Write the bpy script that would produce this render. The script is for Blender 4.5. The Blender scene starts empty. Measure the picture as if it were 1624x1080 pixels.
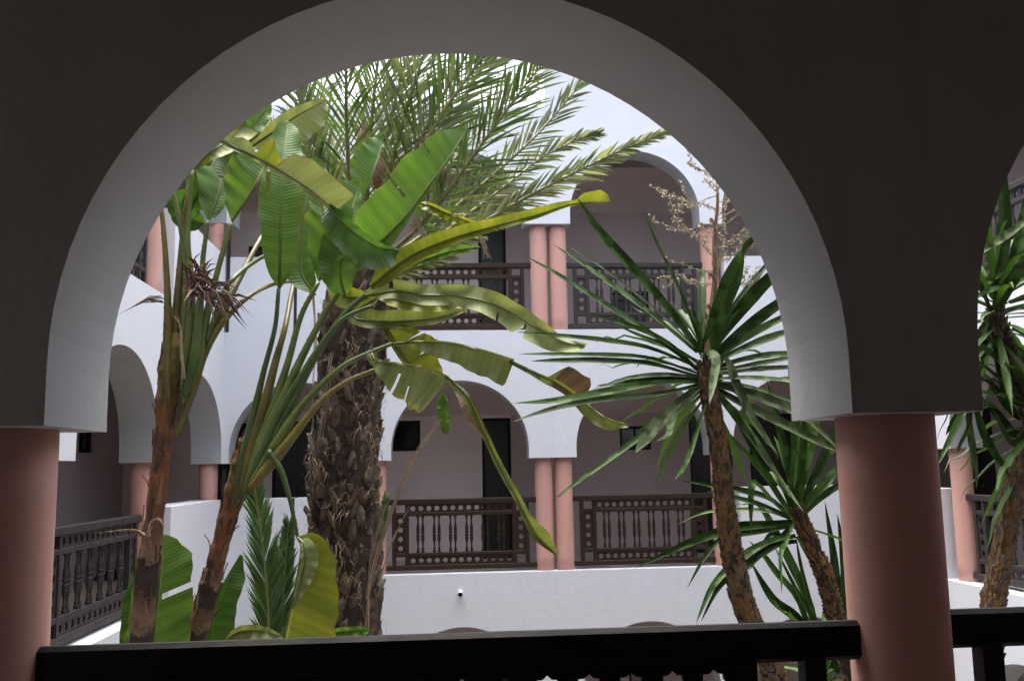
import bpy, math, random
from mathutils import Vector, Matrix
random.seed(7)
PI = math.pi
sc = bpy.context.scene
COL = sc.collection
rnd = random.random
def U(a, b): return random.uniform(a, b)

# ---------------------------------------------------------------- camera maths
FPX = 1476.5; PITCH, YAW, ROLL = [math.radians(a) for a in (7.7048, 4.3494, -1.1059)]
CAM = Vector((-0.049, 0, 0))
FWD = Vector((math.sin(YAW)*math.cos(PITCH), math.cos(YAW)*math.cos(PITCH), math.sin(PITCH)))
_r = Vector((math.cos(YAW), -math.sin(YAW), 0)); _u = _r.cross(FWD)
RT = _r*math.cos(ROLL) + _u*math.sin(ROLL); UP = _u*math.cos(ROLL) - _r*math.sin(ROLL)
def at(u, v, Y):
    """point on the plane y = Y seen at photo pixel (u, v)"""
    d = FWD + RT*((u-812)/FPX) - UP*((v-540)/FPX)
    return CAM + d*(Y/d.y)

# ---------------------------------------------------------------- building dimensions (metres, eye level = 0)
DN, T, DF = 2.427, 0.44, 14.275
R0, ST, ZC, ZF, S = 1.048, 0.154, 0.125, -1.568, 3.67
PW = 0.367
XL, XR = -3.338, 6.50
YB = 16.4                     # back wall of far gallery
GD = YB-DF-T                  # gallery depth
ZG = ZF-S                     # courtyard ground
ZTOP = 5.72

# ---------------------------------------------------------------- materials
def new_mat(name):
    m = bpy.data.materials.new(name); m.use_nodes = True
    nt = m.node_tree; nt.nodes.clear()
    out = nt.nodes.new('ShaderNodeOutputMaterial'); b = nt.nodes.new('ShaderNodeBsdfPrincipled')
    nt.links.new(b.outputs[0], out.inputs[0])
    return m, nt, b, out
def N(nt, t, **kw):
    n = nt.nodes.new(t)
    for k, v in kw.items():
        if isinstance(k, str) and k in n.inputs.keys(): n.inputs[k].default_value = v
        else: setattr(n, k, v)
    return n
def L(nt, a, b): nt.links.new(a, b)
def noise(nt, scale, detail=4, rough=.55, vec=None):
    n = N(nt, 'ShaderNodeTexNoise', Scale=scale, Detail=detail, Roughness=rough)
    if vec is None:
        g = N(nt, 'ShaderNodeNewGeometry'); vec = g.outputs['Position']
    L(nt, vec, n.inputs['Vector']); return n.outputs['Fac']
def ramp(nt, fac, stops):
    r = N(nt, 'ShaderNodeValToRGB'); e = r.color_ramp.elements
    while len(e) < len(stops): e.new(.5)
    for i, (p, c) in enumerate(stops):
        e[i].position = p; e[i].color = (*c, 1) if len(c) == 3 else c
    L(nt, fac, r.inputs[0]); return r.outputs[0]
def mth(nt, op, a, b=None, c=None):
    n = N(nt, 'ShaderNodeMath', operation=op)
    for i, x in enumerate((a, b, c)):
        if x is None: continue
        if isinstance(x, (int, float)): n.inputs[i].default_value = x
        else: L(nt, x, n.inputs[i])
    return n.outputs[0]
def mix(nt, f, a, b, blend='MIX'):
    n = N(nt, 'ShaderNodeMix', data_type='RGBA', blend_type=blend)
    for i, x in ((0, f), (6, a), (7, b)):
        if isinstance(x, (int, float)): n.inputs[i].default_value = x
        elif isinstance(x, tuple): n.inputs[i].default_value = (*x, 1)
        else: L(nt, x, n.inputs[i])
    return n.outputs[2]
def spec(b, v): b.inputs['Specular IOR Level'].default_value = v
def bump(nt, b, h, strength, dist):
    n = N(nt, 'ShaderNodeBump', Strength=strength, Distance=dist)
    L(nt, h, n.inputs['Height']); L(nt, n.outputs[0], b.inputs['Normal'])
def sc3(c, k): return tuple(min(1, x*k) for x in c)

def plaster(name, col, rough=.75, dirt=.10, bs=.25, crack=False):
    m, nt, b, o = new_mat(name)
    g = N(nt, 'ShaderNodeNewGeometry')
    big = noise(nt, .9, 5, .6); fine = noise(nt, 55, 4, .6); mid = noise(nt, 7, 4, .6)
    # rain streaks: stretched vertically
    mp = N(nt, 'ShaderNodeMapping'); mp.inputs['Scale'].default_value = (6, 6, .35); L(nt, g.outputs['Position'], mp.inputs[0])
    st = noise(nt, 1.5, 5, .65, mp.outputs[0])
    c = ramp(nt, big, [(.3, sc3(col, 1-dirt)), (.7, col)])
    s2 = ramp(nt, st, [(.32, sc3(col, 1-dirt*1.8)), (.52, col)])
    c = mix(nt, .22, c, s2)
    if crack:
        v = N(nt, 'ShaderNodeTexVoronoi', feature='DISTANCE_TO_EDGE', Scale=.9)
        wz = N(nt, 'ShaderNodeTexNoise', Scale=2.2, Detail=5)
        L(nt, g.outputs['Position'], wz.inputs['Vector'])
        mv = mix(nt, .22, g.outputs['Position'], wz.outputs['Color'])
        L(nt, mv, v.inputs['Vector'])
        k = ramp(nt, v.outputs['Distance'], [(0, (1, 1, 1)), (.0022, (0, 0, 0))])
        k2 = mth(nt, 'MULTIPLY', k, ramp(nt, mid, [(.5, (0, 0, 0)), (.62, (.35, .35, .35))]))
        c = mix(nt, k2, c, sc3(col, .55))
    L(nt, c, b.inputs['Base Color'])
    b.inputs['Roughness'].default_value = rough
    h = mth(nt, 'ADD', mth(nt, 'MULTIPLY', fine, .35), mid)
    bump(nt, b, h, bs, .02)
    return m
WHITE = plaster('white_plaster', (.61, .632, .668), .8, .06, .22, True)
WHITE_SHADE = plaster('shaded_white_plaster', (.36, .375, .385), .8, .12, .22)  # darkened copy of the white plaster; soffit shade put into its colour
TAUPE = plaster('taupe_plaster', (.40, .335, .325), .85, .08, .12)
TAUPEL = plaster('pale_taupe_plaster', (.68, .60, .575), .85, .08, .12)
CEIL = plaster('ceiling_plaster', (.85, .74, .72), .85, .06, .1)
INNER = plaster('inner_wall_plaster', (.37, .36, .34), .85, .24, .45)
PINK = plaster('pink_column_paint', (.575, .32, .262), .8, .12, .12)
def wood(name, c1, c2, rough=.38, axis_scale=(1.2, 1.2, 1.2)):
    m, nt, b, o = new_mat(name)
    tc = N(nt, 'ShaderNodeTexCoord'); mp = N(nt, 'ShaderNodeMapping'); mp.inputs['Scale'].default_value = (2.5, 14, 14)
    L(nt, tc.outputs['Object'], mp.inputs[0])
    n = noise(nt, 3, 6, .6, mp.outputs[0]); d = noise(nt, 9, 4, .6)
    c = mix(nt, n, c1, c2)
    c = mix(nt, ramp(nt, d, [(.60, (0, 0, 0)), (.8, (.3, .3, .3))]), c, (.045, .033, .028))
    L(nt, c, b.inputs['Base Color'])
    L(nt, ramp(nt, d, [(.3, (rough,)*3), (.7, (min(1, rough+.25),)*3)]), b.inputs['Roughness'])
    bump(nt, b, n, .25, .004); spec(b, .25)
    return m
WOOD = wood('dark_turned_wood', (.010, .005, .003), (.036, .017, .009))
WOODG = wood('grey_wood', (.018, .016, .015), (.048, .041, .039), .5)  # greyer, lighter version of the railing wood
WOODK = wood('near_black_wood', (.002, .0018, .0018), (.006, .005, .0045), .45)
def plain(name, col, rough=.5, metal=0, var=.15, sc_=8, bs=.1, spec=None):
    m, nt, b, o = new_mat(name)
    n = noise(nt, sc_, 5, .6)
    L(nt, ramp(nt, n, [(.3, sc3(col, 1-var)), (.7, sc3(col, 1+var))]), b.inputs['Base Color'])
    b.inputs['Roughness'].default_value = rough; b.inputs['Metallic'].default_value = metal
    if bs: bump(nt, b, n, bs, .01)
    return m
DOOR = plain('black_stained_door', (.012, .011, .011), .45, 0, .3, 14)
GLASS = plain('dark_window_glass', (.006, .006, .007), .12, 0, .1, 3, 0)
METAL = plain('dark_metal', (.03, .03, .032), .4, .6)
PLASTIC = plain('white_pipe_plastic', (.75, .75, .76), .35)
JOINT = plain('joint_filler', (.55, .58, .64), .8)
def tile_mat(name, ca, cb, size):
    m, nt, b, o = new_mat(name)
    g = N(nt, 'ShaderNodeNewGeometry')
    br = N(nt, 'ShaderNodeTexBrick', Scale=1, offset=0)
    br.inputs['Brick Width'].default_value = size; br.inputs['Row Height'].default_value = size
    br.inputs['Mortar Size'].default_value = .006
    br.inputs['Color1'].default_value = (*ca, 1); br.inputs['Color2'].default_value = (*cb, 1)
    br.inputs['Mortar'].default_value = (*sc3(ca, .6), 1)
    L(nt, g.outputs['Position'], br.inputs['Vector'])
    n = noise(nt, 5, 5)
    c = mix(nt, .35, br.outputs['Color'], ramp(nt, n, [(.3, sc3(ca, .8)), (.7, cb)]))
    L(nt, c, b.inputs['Base Color']); b.inputs['Roughness'].default_value = .55
    return m
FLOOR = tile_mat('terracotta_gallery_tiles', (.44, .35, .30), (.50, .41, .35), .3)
NFLOOR = tile_mat('dark_gallery_tiles', (.10, .075, .062), (.13, .10, .085), .3)  # made-up dark tone for the unseen near floor, cuts bounce onto the columns
YARD = tile_mat('courtyard_paving', (.20, .19, .18), (.25, .24, .23), .5)
SOIL = plain('planting_soil', (.07, .045, .03), .95, 0, .4, 12, .6)

def stemmat():
    m, nt, b, o = new_mat('banded_stem_bark')
    uv = N(nt, 'ShaderNodeUVMap'); sp = N(nt, 'ShaderNodeSeparateXYZ'); L(nt, uv.outputs[0], sp.inputs[0])
    u, v = sp.outputs[0], sp.outputs[1]
    n1 = noise(nt, 9, 5, .6); n2 = noise(nt, 40, 4, .6)
    mp = N(nt, 'ShaderNodeMapping'); mp.inputs['Scale'].default_value = (14, 14, 1.6)
    g = N(nt, 'ShaderNodeNewGeometry'); L(nt, g.outputs['Position'], mp.inputs[0]); n3 = noise(nt, 3, 5, .65, mp.outputs[0])
    w_ = mth(nt, 'ADD', mth(nt, 'MULTIPLY', v, 8.3), mth(nt, 'MULTIPLY', n1, .9))
    fr_ = mth(nt, 'FRACT', w_)
    band = ramp(nt, fr_, [(0, (.012, .006, .005)), (.06, (.20, .13, .075)), (.30, (.125, .068, .034)), (.50, (.075, .040, .022)), (.53, (.020, .010, .007)), (.92, (.032, .016, .010)), (1, (.012, .006, .005))])
    mid_ = ramp(nt, n3, [(.30, (.020, .011, .007)), (.43, (.075, .032, .012)), (.52, (.20, .062, .010)), (.60, (.13, .070, .024)), (.72, (.045, .024, .012))])
    top = ramp(nt, n3, [(.30, (.045, .022, .010)), (.42, (.10, .078, .014)), (.6, (.12, .105, .016)), (.75, (.07, .04, .012))])
    f1 = ramp(nt, mth(nt, 'ADD', v, mth(nt, 'MULTIPLY', n1, .12)), [(.50, (0, 0, 0)), (.60, (1, 1, 1))])
    f2 = ramp(nt, mth(nt, 'ADD', v, mth(nt, 'MULTIPLY', n3, .25)), [(.84, (0, 0, 0)), (.96, (1, 1, 1))])
    c = mix(nt, f2, mix(nt, f1, band, mid_), top)
    c = mix(nt, ramp(nt, n2, [(.35, (.4, .4, .4)), (.6, (0, 0, 0))]), c, (.02, .012, .008))
    L(nt, c, b.inputs['Base Color']); b.inputs['Roughness'].default_value = .7
    bump(nt, b, mth(nt, 'ADD', n3, mth(nt, 'MULTIPLY', fr_, .5)), .6, .012)
    return m
STEM = stemmat()
def leafmat(name, col, pale, vein, edge, trans=.35, freq=46, rough=.38, spots=.25):
    """blade with cross veins along uv.y, midrib at u=.5, scorched margin"""
    col, pale, vein, edge = [sc3(x, .57) for x in (col, pale, vein, edge)]
    m, nt, b, o = new_mat(name)
    uv = N(nt, 'ShaderNodeUVMap'); sp = N(nt, 'ShaderNodeSeparateXYZ'); L(nt, uv.outputs[0], sp.inputs[0])
    u, v = sp.outputs[0], sp.outputs[1]
    d = mth(nt, 'ABSOLUTE', mth(nt, 'SUBTRACT', u, .5))       # 0 mid .. .5 edge
    n1 = noise(nt, 6, 4); n2 = noise(nt, 30, 3)
    ph = mth(nt, 'ADD', mth(nt, 'MULTIPLY', v, freq), mth(nt, 'MULTIPLY', n2, .5))
    s1 = mth(nt, 'SINE', mth(nt, 'MULTIPLY', ph, 6.283))
    s2 = mth(nt, 'SINE', mth(nt, 'MULTIPLY', ph, 1.717))
    s = mth(nt, 'ADD', mth(nt, 'MULTIPLY', s1, .13), mth(nt, 'MULTIPLY', s2, .16))
    f = mth(nt, 'ADD', mth(nt, 'ADD', s, mth(nt, 'MULTIPLY', n1, 1.1)), -.1)
    c = mix(nt, mth(nt, 'MINIMUM', mth(nt, 'MAXIMUM', f, 0), 1), col, pale)
    mid = ramp(nt, d, [(.012, (1, 1, 1)), (.03, (0, 0, 0))])
    c = mix(nt, mid, c, vein)
    e = mth(nt, 'ADD', d, mth(nt, 'MULTIPLY', mth(nt, 'SUBTRACT', n1, .5), .05))
    ed = ramp(nt, e, [(.487, (0, 0, 0)), (.497, (1, 1, 1))])
    c = mix(nt, ed, c, edge)
    sm = ramp(nt, noise(nt, 13, 3, .5), [(.70, (0, 0, 0)), (.74, (spots, spots, spots))])
    c = mix(nt, sm, c, edge)
    L(nt, c, b.inputs['Base Color']); b.inputs['Roughness'].default_value = rough+.08; spec(b, .3)
    bump(nt, b, s1, .16, .004)
    t = N(nt, 'ShaderNodeBsdfTranslucent'); L(nt, mix(nt, 1.0, c, (1.15, 1.1, .55), 'MULTIPLY'), t.inputs[0])
    ms = N(nt, 'ShaderNodeMixShader'); ms.inputs[0].default_value = trans
    L(nt, b.outputs[0], ms.inputs[1]); L(nt, t.outputs[0], ms.inputs[2]); L(nt, ms.outputs[0], o.inputs[0])
    return m
BG = leafmat('broad_leaf_green', (.085, .20, .030), (.17, .33, .065), (.42, .52, .20), (.30, .22, .05), spots=.1)
BD = leafmat('broad_leaf_deep_green', (.045, .125, .020), (.10, .22, .040), (.34, .45, .15), (.12, .16, .03), spots=.1)
BY = leafmat('broad_leaf_yellowing', (.17, .235, .022), (.34, .36, .05), (.45, .50, .12), (.22, .12, .03), freq=20)
BP = leafmat('broad_leaf_pale_underside', (.25, .31, .11), (.35, .41, .19), (.42, .48, .22), (.20, .12, .05), trans=.25, freq=26, rough=.55)
BO = leafmat('broad_leaf_olive', (.15, .20, .055), (.27, .31, .12), (.33, .36, .12), (.13, .07, .035), freq=24, rough=.5)
BB = leafmat('broad_leaf_scorched', (.10, .06, .035), (.30, .20, .10), (.30, .30, .08), (.40, .33, .04), trans=.15, spots=.5)
def strapmat(name, c1, c2, trans=.2, rough=.4):
    c1, c2 = sc3(c1, .52), sc3(c2, .52); rough += .12
    m, nt, b, o = new_mat(name)
    uv = N(nt, 'ShaderNodeUVMap'); sp = N(nt, 'ShaderNodeSeparateXYZ'); L(nt, uv.outputs[0], sp.inputs[0])
    n1 = noise(nt, 5, 3)
    st = mth(nt, 'SINE', mth(nt, 'MULTIPLY', sp.outputs[0], 40))
    f = mth(nt, 'ADD', mth(nt, 'MULTIPLY', st, .18), mth(nt, 'MULTIPLY', n1, .9))
    c = mix(nt, mth(nt, 'MINIMUM', mth(nt, 'MAXIMUM', f, 0), 1), c1, c2)
    tip = ramp(nt, sp.outputs[1], [(.955, (0, 0, 0)), (.99, (1, 1, 1))])
    c = mix(nt, tip, c, (.12, .07, .03))
    L(nt, c, b.inputs['Base Color']); b.inputs['Roughness'].default_value = rough; spec(b, .22)
    t = N(nt, 'ShaderNodeBsdfTranslucent'); L(nt, mix(nt, 1.0, c, (1.1, 1.2, .5), 'MULTIPLY'), t.inputs[0])
    ms = N(nt, 'ShaderNodeMixShader'); ms.inputs[0].default_value = trans
    L(nt, b.outputs[0], ms.inputs[1]); L(nt, t.outputs[0], ms.inputs[2]); L(nt, ms.outputs[0], o.inputs[0])
    return m
YG = strapmat('sword_leaf_green', (.042, .118, .016), (.105, .225, .032))
YD = strapmat('sword_leaf_dark', (.028, .082, .012), (.075, .165, .026))
YP = strapmat('sword_leaf_pale', (.09, .15, .05), (.18, .25, .10), .1, .5)
PG = strapmat('palm_leaflet_grey_green', (.16, .205, .115), (.30, .345, .215), .4)
PD = strapmat('palm_leaflet_green', (.08, .15, .05), (.18, .27, .09), .4)
PY = strapmat('palm_leaflet_straw', (.36, .38, .24), (.52, .52, .36), .4)
PN = strapmat('young_palm_leaflet', (.10, .22, .09), (.20, .34, .15), .3)
RACH = plain('palm_midrib', (.14, .145, .04), .5, 0, .2, 6)
PET = plain('petiole_green', (.075, .105, .018), .4, 0, .35, 7, .15)
PETD = plain('petiole_dark_green', (.045, .08, .016), .42, 0, .3, 7, .15)
SHEA = plain('leaf_sheath_olive_brown', (.105, .085, .014), .45, 0, .5, 6, .3)
ORNG = plain('old_sheath_orange_brown', (.15, .045, .010), .6, 0, .6, 7, .5)
BARK = plain('stem_bark_brown', (.045, .020, .011), .7, 0, .6, 10, .6)
BARKL = plain('stem_bark_tan', (.17, .10, .052), .75, 0, .3, 14, .5)
DRY = plain('dry_fibre_straw', (.27, .20, .13), .85, 0, .3, 12, .2)
DRYP = plain('dry_spathe_pinkish', (.17, .085, .058), .8, 0, .4, 12, .3)
BOOT = plain('palm_boot_brown', (.095, .066, .044), .9, 0, .65, 16, .8)
BOOTG = plain('palm_boot_grey', (.125, .102, .080), .9, 0, .5, 20, .8)
BOOTD = plain('palm_boot_dark', (.030, .019, .013), .9, 0, .5, 16, .8)
FIB = plain('palm_fibre', (.13, .08, .048), .9, 0, .5, 22, 0)
YB1 = plain('yucca_scar_gold', (.13, .068, .016), .7, 0, .6, 18, .6)
YB2 = plain('yucca_bark_dark', (.036, .021, .010), .8, 0, .5, 18, .6)
YB3 = plain('yucca_bark_grey', (.11, .083, .055), .85, 0, .4, 18, .6)
SEED = plain('dry_capsule_beige', (.36, .31, .22), .8, 0, .3, 30, 0)
SPIKE = plain('dry_bract_brown', (.06, .028, .014), .7, 0, .6, 12, .2)

# ---------------------------------------------------------------- mesh builder
class MB:
    def __init__(s): s.v = []; s.f = []; s.m = []; s.uv = []
    def add(s, vs, fs, mi=0, uvs=None):
        b = len(s.v); s.v += [tuple(p) for p in vs]
        for k, f in enumerate(fs):
            s.f.append([b+i for i in f]); s.m.append(mi)
            s.uv.append([uvs[i] for i in f] if uvs else [(0, 0)]*len(f))
    def quad(s, a, b, c, d, mi=0): s.add([a, b, c, d], [(0, 1, 2, 3)], mi)
    def box(s, x0, x1, y0, y1, z0, z1, mi=0):
        vs = [(x, y, z) for x in (x0, x1) for y in (y0, y1) for z in (z0, z1)]
        s.add(vs, [(0, 1, 3, 2), (4, 6, 7, 5), (0, 4, 5, 1), (2, 3, 7, 6), (0, 2, 6, 4), (1, 5, 7, 3)], mi)
    def bbox(s, x0, x1, y0, y1, z0, z1, r=.006, mi=0):
        """box with bevelled long (x) edges"""
        p = [(y0+r, z0), (y1-r, z0), (y1, z0+r), (y1, z1-r), (y1-r, z1), (y0+r, z1), (y0, z1-r), (y0, z0+r)]
        vs = [(x0, y, z) for y, z in p]+[(x1, y, z) for y, z in p]
        fs = [(i, i+8, (i+1) % 8+8, (i+1) % 8) for i in range(8)]+[tuple(range(8)), tuple(range(15, 7, -1))]
        s.add(vs, fs, mi)
    def tube(s, pts, rad, n=8, mi=0, cap=True):
        pts = [Vector(p) for p in pts]; k = len(pts)
        if not hasattr(rad, '__len__'): rad = [rad]*k
        a = None; vs = []
        for i in range(k):
            t = (pts[min(i+1, k-1)]-pts[max(i-1, 0)]); t = t.normalized() if t.length > 1e-9 else Vector((0, 0, 1))
            if a is None: a = t.orthogonal().normalized()
            a = (a-t*a.dot(t)); a = a.normalized() if a.length > 1e-6 else t.orthogonal().normalized()
            b = t.cross(a)
            for j in range(n):
                q = 2*PI*j/n; vs.append(pts[i]+(a*math.cos(q)+b*math.sin(q))*rad[i])
        fs = [(i*n+j, i*n+(j+1) % n, (i+1)*n+(j+1) % n, (i+1)*n+j) for i in range(k-1) for j in range(n)]
        if cap: fs += [tuple(range(n-1, -1, -1)), tuple((k-1)*n+j for j in range(n))]
        s.add(vs, fs, mi)
    def lathe(s, prof, n=16, mi=0, c=(0, 0)):
        vs = [(c[0]+r*math.cos(2*PI*j/n), c[1]+r*math.sin(2*PI*j/n), z) for r, z in prof for j in range(n)]
        k = len(prof)
        fs = [(i*n+j, i*n+(j+1) % n, (i+1)*n+(j+1) % n, (i+1)*n+j) for i in range(k-1) for j in range(n)]
        fs += [tuple(range(n-1, -1, -1)), tuple((k-1)*n+j for j in range(n))]
        s.add(vs, fs, mi)
    def build(s, name, mats, parent=None, smooth=False, M=None):
        me = bpy.data.meshes.new(name)
        vs = [M(*p) for p in s.v] if M else s.v
        me.from_pydata(vs, [], s.f)
        if not isinstance(mats, (list, tuple)): mats = [mats]
        for m in mats: me.materials.append(m)
        me.polygons.foreach_set('material_index', s.m)
        if smooth: me.polygons.foreach_set('use_smooth', [True]*len(s.f))
        ul = me.uv_layers.new(name='UVMap')
        flat = [c for f in s.uv for p in f for c in p]
        ul.data.foreach_set('uv', flat)
        me.update()
        o = bpy.data.objects.new(name, me); COL.objects.link(o)
        if parent:
            o.parent = parent
            o.matrix_parent_inverse = Matrix.Translation(parent.location).inverted() if parent.type == 'EMPTY' and not M_LOCAL[0] else Matrix.Identity(4)
        return o
M_LOCAL = [False]
def tag(o, label=None, cat=None, group=None, kind=None):
    if label: o['label'] = label
    if cat: o['category'] = cat
    if group: o['group'] = group
    if kind: o['kind'] = kind
    return o
def thing(name, label, cat, loc=(0, 0, 0), rz=0, group=None):
    o = bpy.data.objects.new(name, None); COL.objects.link(o)
    o.location = loc; o.rotation_euler = (0, 0, rz); o.empty_display_size = .1
    return tag(o, label, cat, group)
def bevel(o, w=.004, seg=2):
    m = o.modifiers.new('bevel', 'BEVEL'); m.width = w; m.segments = seg; m.limit_method = 'ANGLE'; m.angle_limit = .7

# ---------------------------------------------------------------- architecture
def arcade(mb, M, s0, s1, ops, k, ztop, rag=0.0):
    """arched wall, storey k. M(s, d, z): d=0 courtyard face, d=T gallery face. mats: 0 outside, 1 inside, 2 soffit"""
    zc = ZC+k*S
    nn = 44
    edges = [s0]
    def q(a, b, c, d, mi): mb.quad(M(*a), M(*b), M(*c), M(*d), mi)
    cur = s0
    for (a, b) in ops+[(s1, s1)]:
        # pier cur..a
        if a > cur+1e-6:
            q((cur, 0, zc), (a, 0, zc), (a, 0, ztop), (cur, 0, ztop), 0)
            q((cur, T, zc), (cur, T, ztop), (a, T, ztop), (a, T, zc), 1)
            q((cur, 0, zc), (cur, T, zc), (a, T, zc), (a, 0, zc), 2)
            q((cur, 0, ztop), (a, 0, ztop), (a, T, ztop), (cur, T, ztop), 0)
        if a == b: break
        c = (a+b)/2; R = (b-a)/2
        pts = [(a, zc)]+[(c-R*math.cos(PI*i/nn), zc+ST+R0*math.sin(PI*i/nn)) for i in range(nn+1)]+[(b, zc)]
        for i in range(len(pts)-1):
            (xa, za), (xb, zb) = pts[i], pts[i+1]
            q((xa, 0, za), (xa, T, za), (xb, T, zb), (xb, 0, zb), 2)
            if xb > xa+1e-6:
                q((xa, 0, za), (xb, 0, zb), (xb, 0, ztop), (xa, 0, ztop), 0)
                q((xa, T, za), (xa, T, ztop), (xb, T, ztop), (xb, T, zb), 1)
                q((xa, 0, ztop), (xb, 0, ztop), (xb, T, ztop), (xa, T, ztop), 0)
        cur = b
    for s_ in (s0, s1):
        q((s_, 0, zc), (s_, T, zc), (s_, T, ztop), (s_, 0, ztop), 0)
def vault(mb, M, s0, s1, zs, rise, d0, d1, n=14, mi=0, ns=8):
    # rises from the back wall to its highest line at the arcade
    pts = [(d1-(d1-d0)*(1-math.cos(PI/2*i/n))**.8, zs+rise*math.sin(PI/2*i/n)) for i in range(n+1)]
    for i in range(n):
        (da, za), (db, zb) = pts[i], pts[i+1]
        mb.quad(M(s0, da, za), M(s1, da, za), M(s1, db, zb), M(s0, db, zb), mi)

def column_at(parent, x, y, k, top=None, r=.136):
    z0 = ZF+k*S-.01; z1 = ZC+k*S+.02
    mb = MB(); pr = []
    for i in range(9):
        t = i/8; pr.append((r*(1+.012*math.sin(5*t+x*3)), z0+(z1-z0)*t))
    mb.lathe(pr, 40, 0, (x, y))
    return mb.build('column', PINK, parent, True)

def opening_set(parent, M, cut, d, kind, s0, s1, z0, z1):
    """door or window standing in the back wall at depth d"""
    fr = MB(); w = .05
    for (a, b, c, e) in ((s0, s0+w, z0, z1), (s1-w, s1, z0, z1), (s0+w, s1-w, z1-w, z1)):
        fr.box(a, b, d-.02, d+.05, c, e)
    if kind == 'window': fr.box(s0+w, s1-w, d-.02, d+.05, z0, z0+w)
    if kind == 'door':
        lf = MB(); a, b = s0+w, s1-w; m_ = (a+b)/2
        n = 2 if (b-a) > .7 else 1
        for j in range(n):
            p0 = a+(b-a)*j/n+.003; p1 = a+(b-a)*(j+1)/n-.003
            lf.box(p0, p1, d, d+.045, z0+.01, z1-w-.003)
            st = .07
            for (za, zb) in ((z0+.12, z0+.85), (z0+.95, z1-w-.12)):
                lf.box(p0+st, p1-st, d-.012, d-.0005, za, zb)
        o = lf.build('door', DOOR, parent, False, M)
        fr.build('frame', WOODK, o, False, M)
        h = MB(); h.tube([(m_+.04, d-.05, z0+1.05), (m_+.04, d-.05, z0+1.17)], .009, 8); h.tube([(m_+.04, d-.05, z0+1.11), (m_+.04, d, z0+1.11)], .008, 8)
        h.build('handle', METAL, o, True, M)
    else:
        o = fr.build('window', WOODK, parent, False, M)
        g = MB(); g.box(s0+w, s1-w, d+.01, d+.02, z0+w, z1-w); m_ = (s0+s1)/2
        g.build('pane', GLASS, o, False, M)
        g = MB(); g.box(m_-.015, m_+.015, d-.01, d+.03, z0+w, z1-w); g.build('mullion', WOODK, o, False, M)

def back_wall(mb, M, s0, s1, z0, z1, d, holes, th=.2):
    """wall with rectangular holes (s0,s1,z0,z1), reveals .1 deep"""
    holes = sorted(holes); cur = s0
    def q(a, b, c, e, mi=0): mb.quad(M(*a), M(*b), M(*c), M(*e), mi)
    def rect(a, b, c, e):
        if b > a+1e-5 and e > c+1e-5: q((a, d, c), (b, d, c), (b, d, e), (a, d, e))
    for (a, b, c, e) in holes:
        rect(cur, a, z0, z1); rect(a, b, z0, c); rect(a, b, e, z1)
        r = d+.12
        q((a, d, c), (a, r, c), (a, r, e), (a, d, e)); q((b, d, c), (b, d, e), (b, r, e), (b, r, c))
        q((a, d, e), (a, r, e), (b, r, e), (b, d, e)); q((a, d, c), (b, d, c), (b, r, c), (a, r, c))
        cur = b
    rect(cur, s1, z0, z1)
    mb.quad(M(s0, d+th, z0), M(s0, d+th, z1), M(s1, d+th, z1), M(s1, d+th, z0))
    mb.quad(M(s0, d, z1), M(s1, d, z1), M(s1, d+th, z1), M(s0, d+th, z1))

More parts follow.
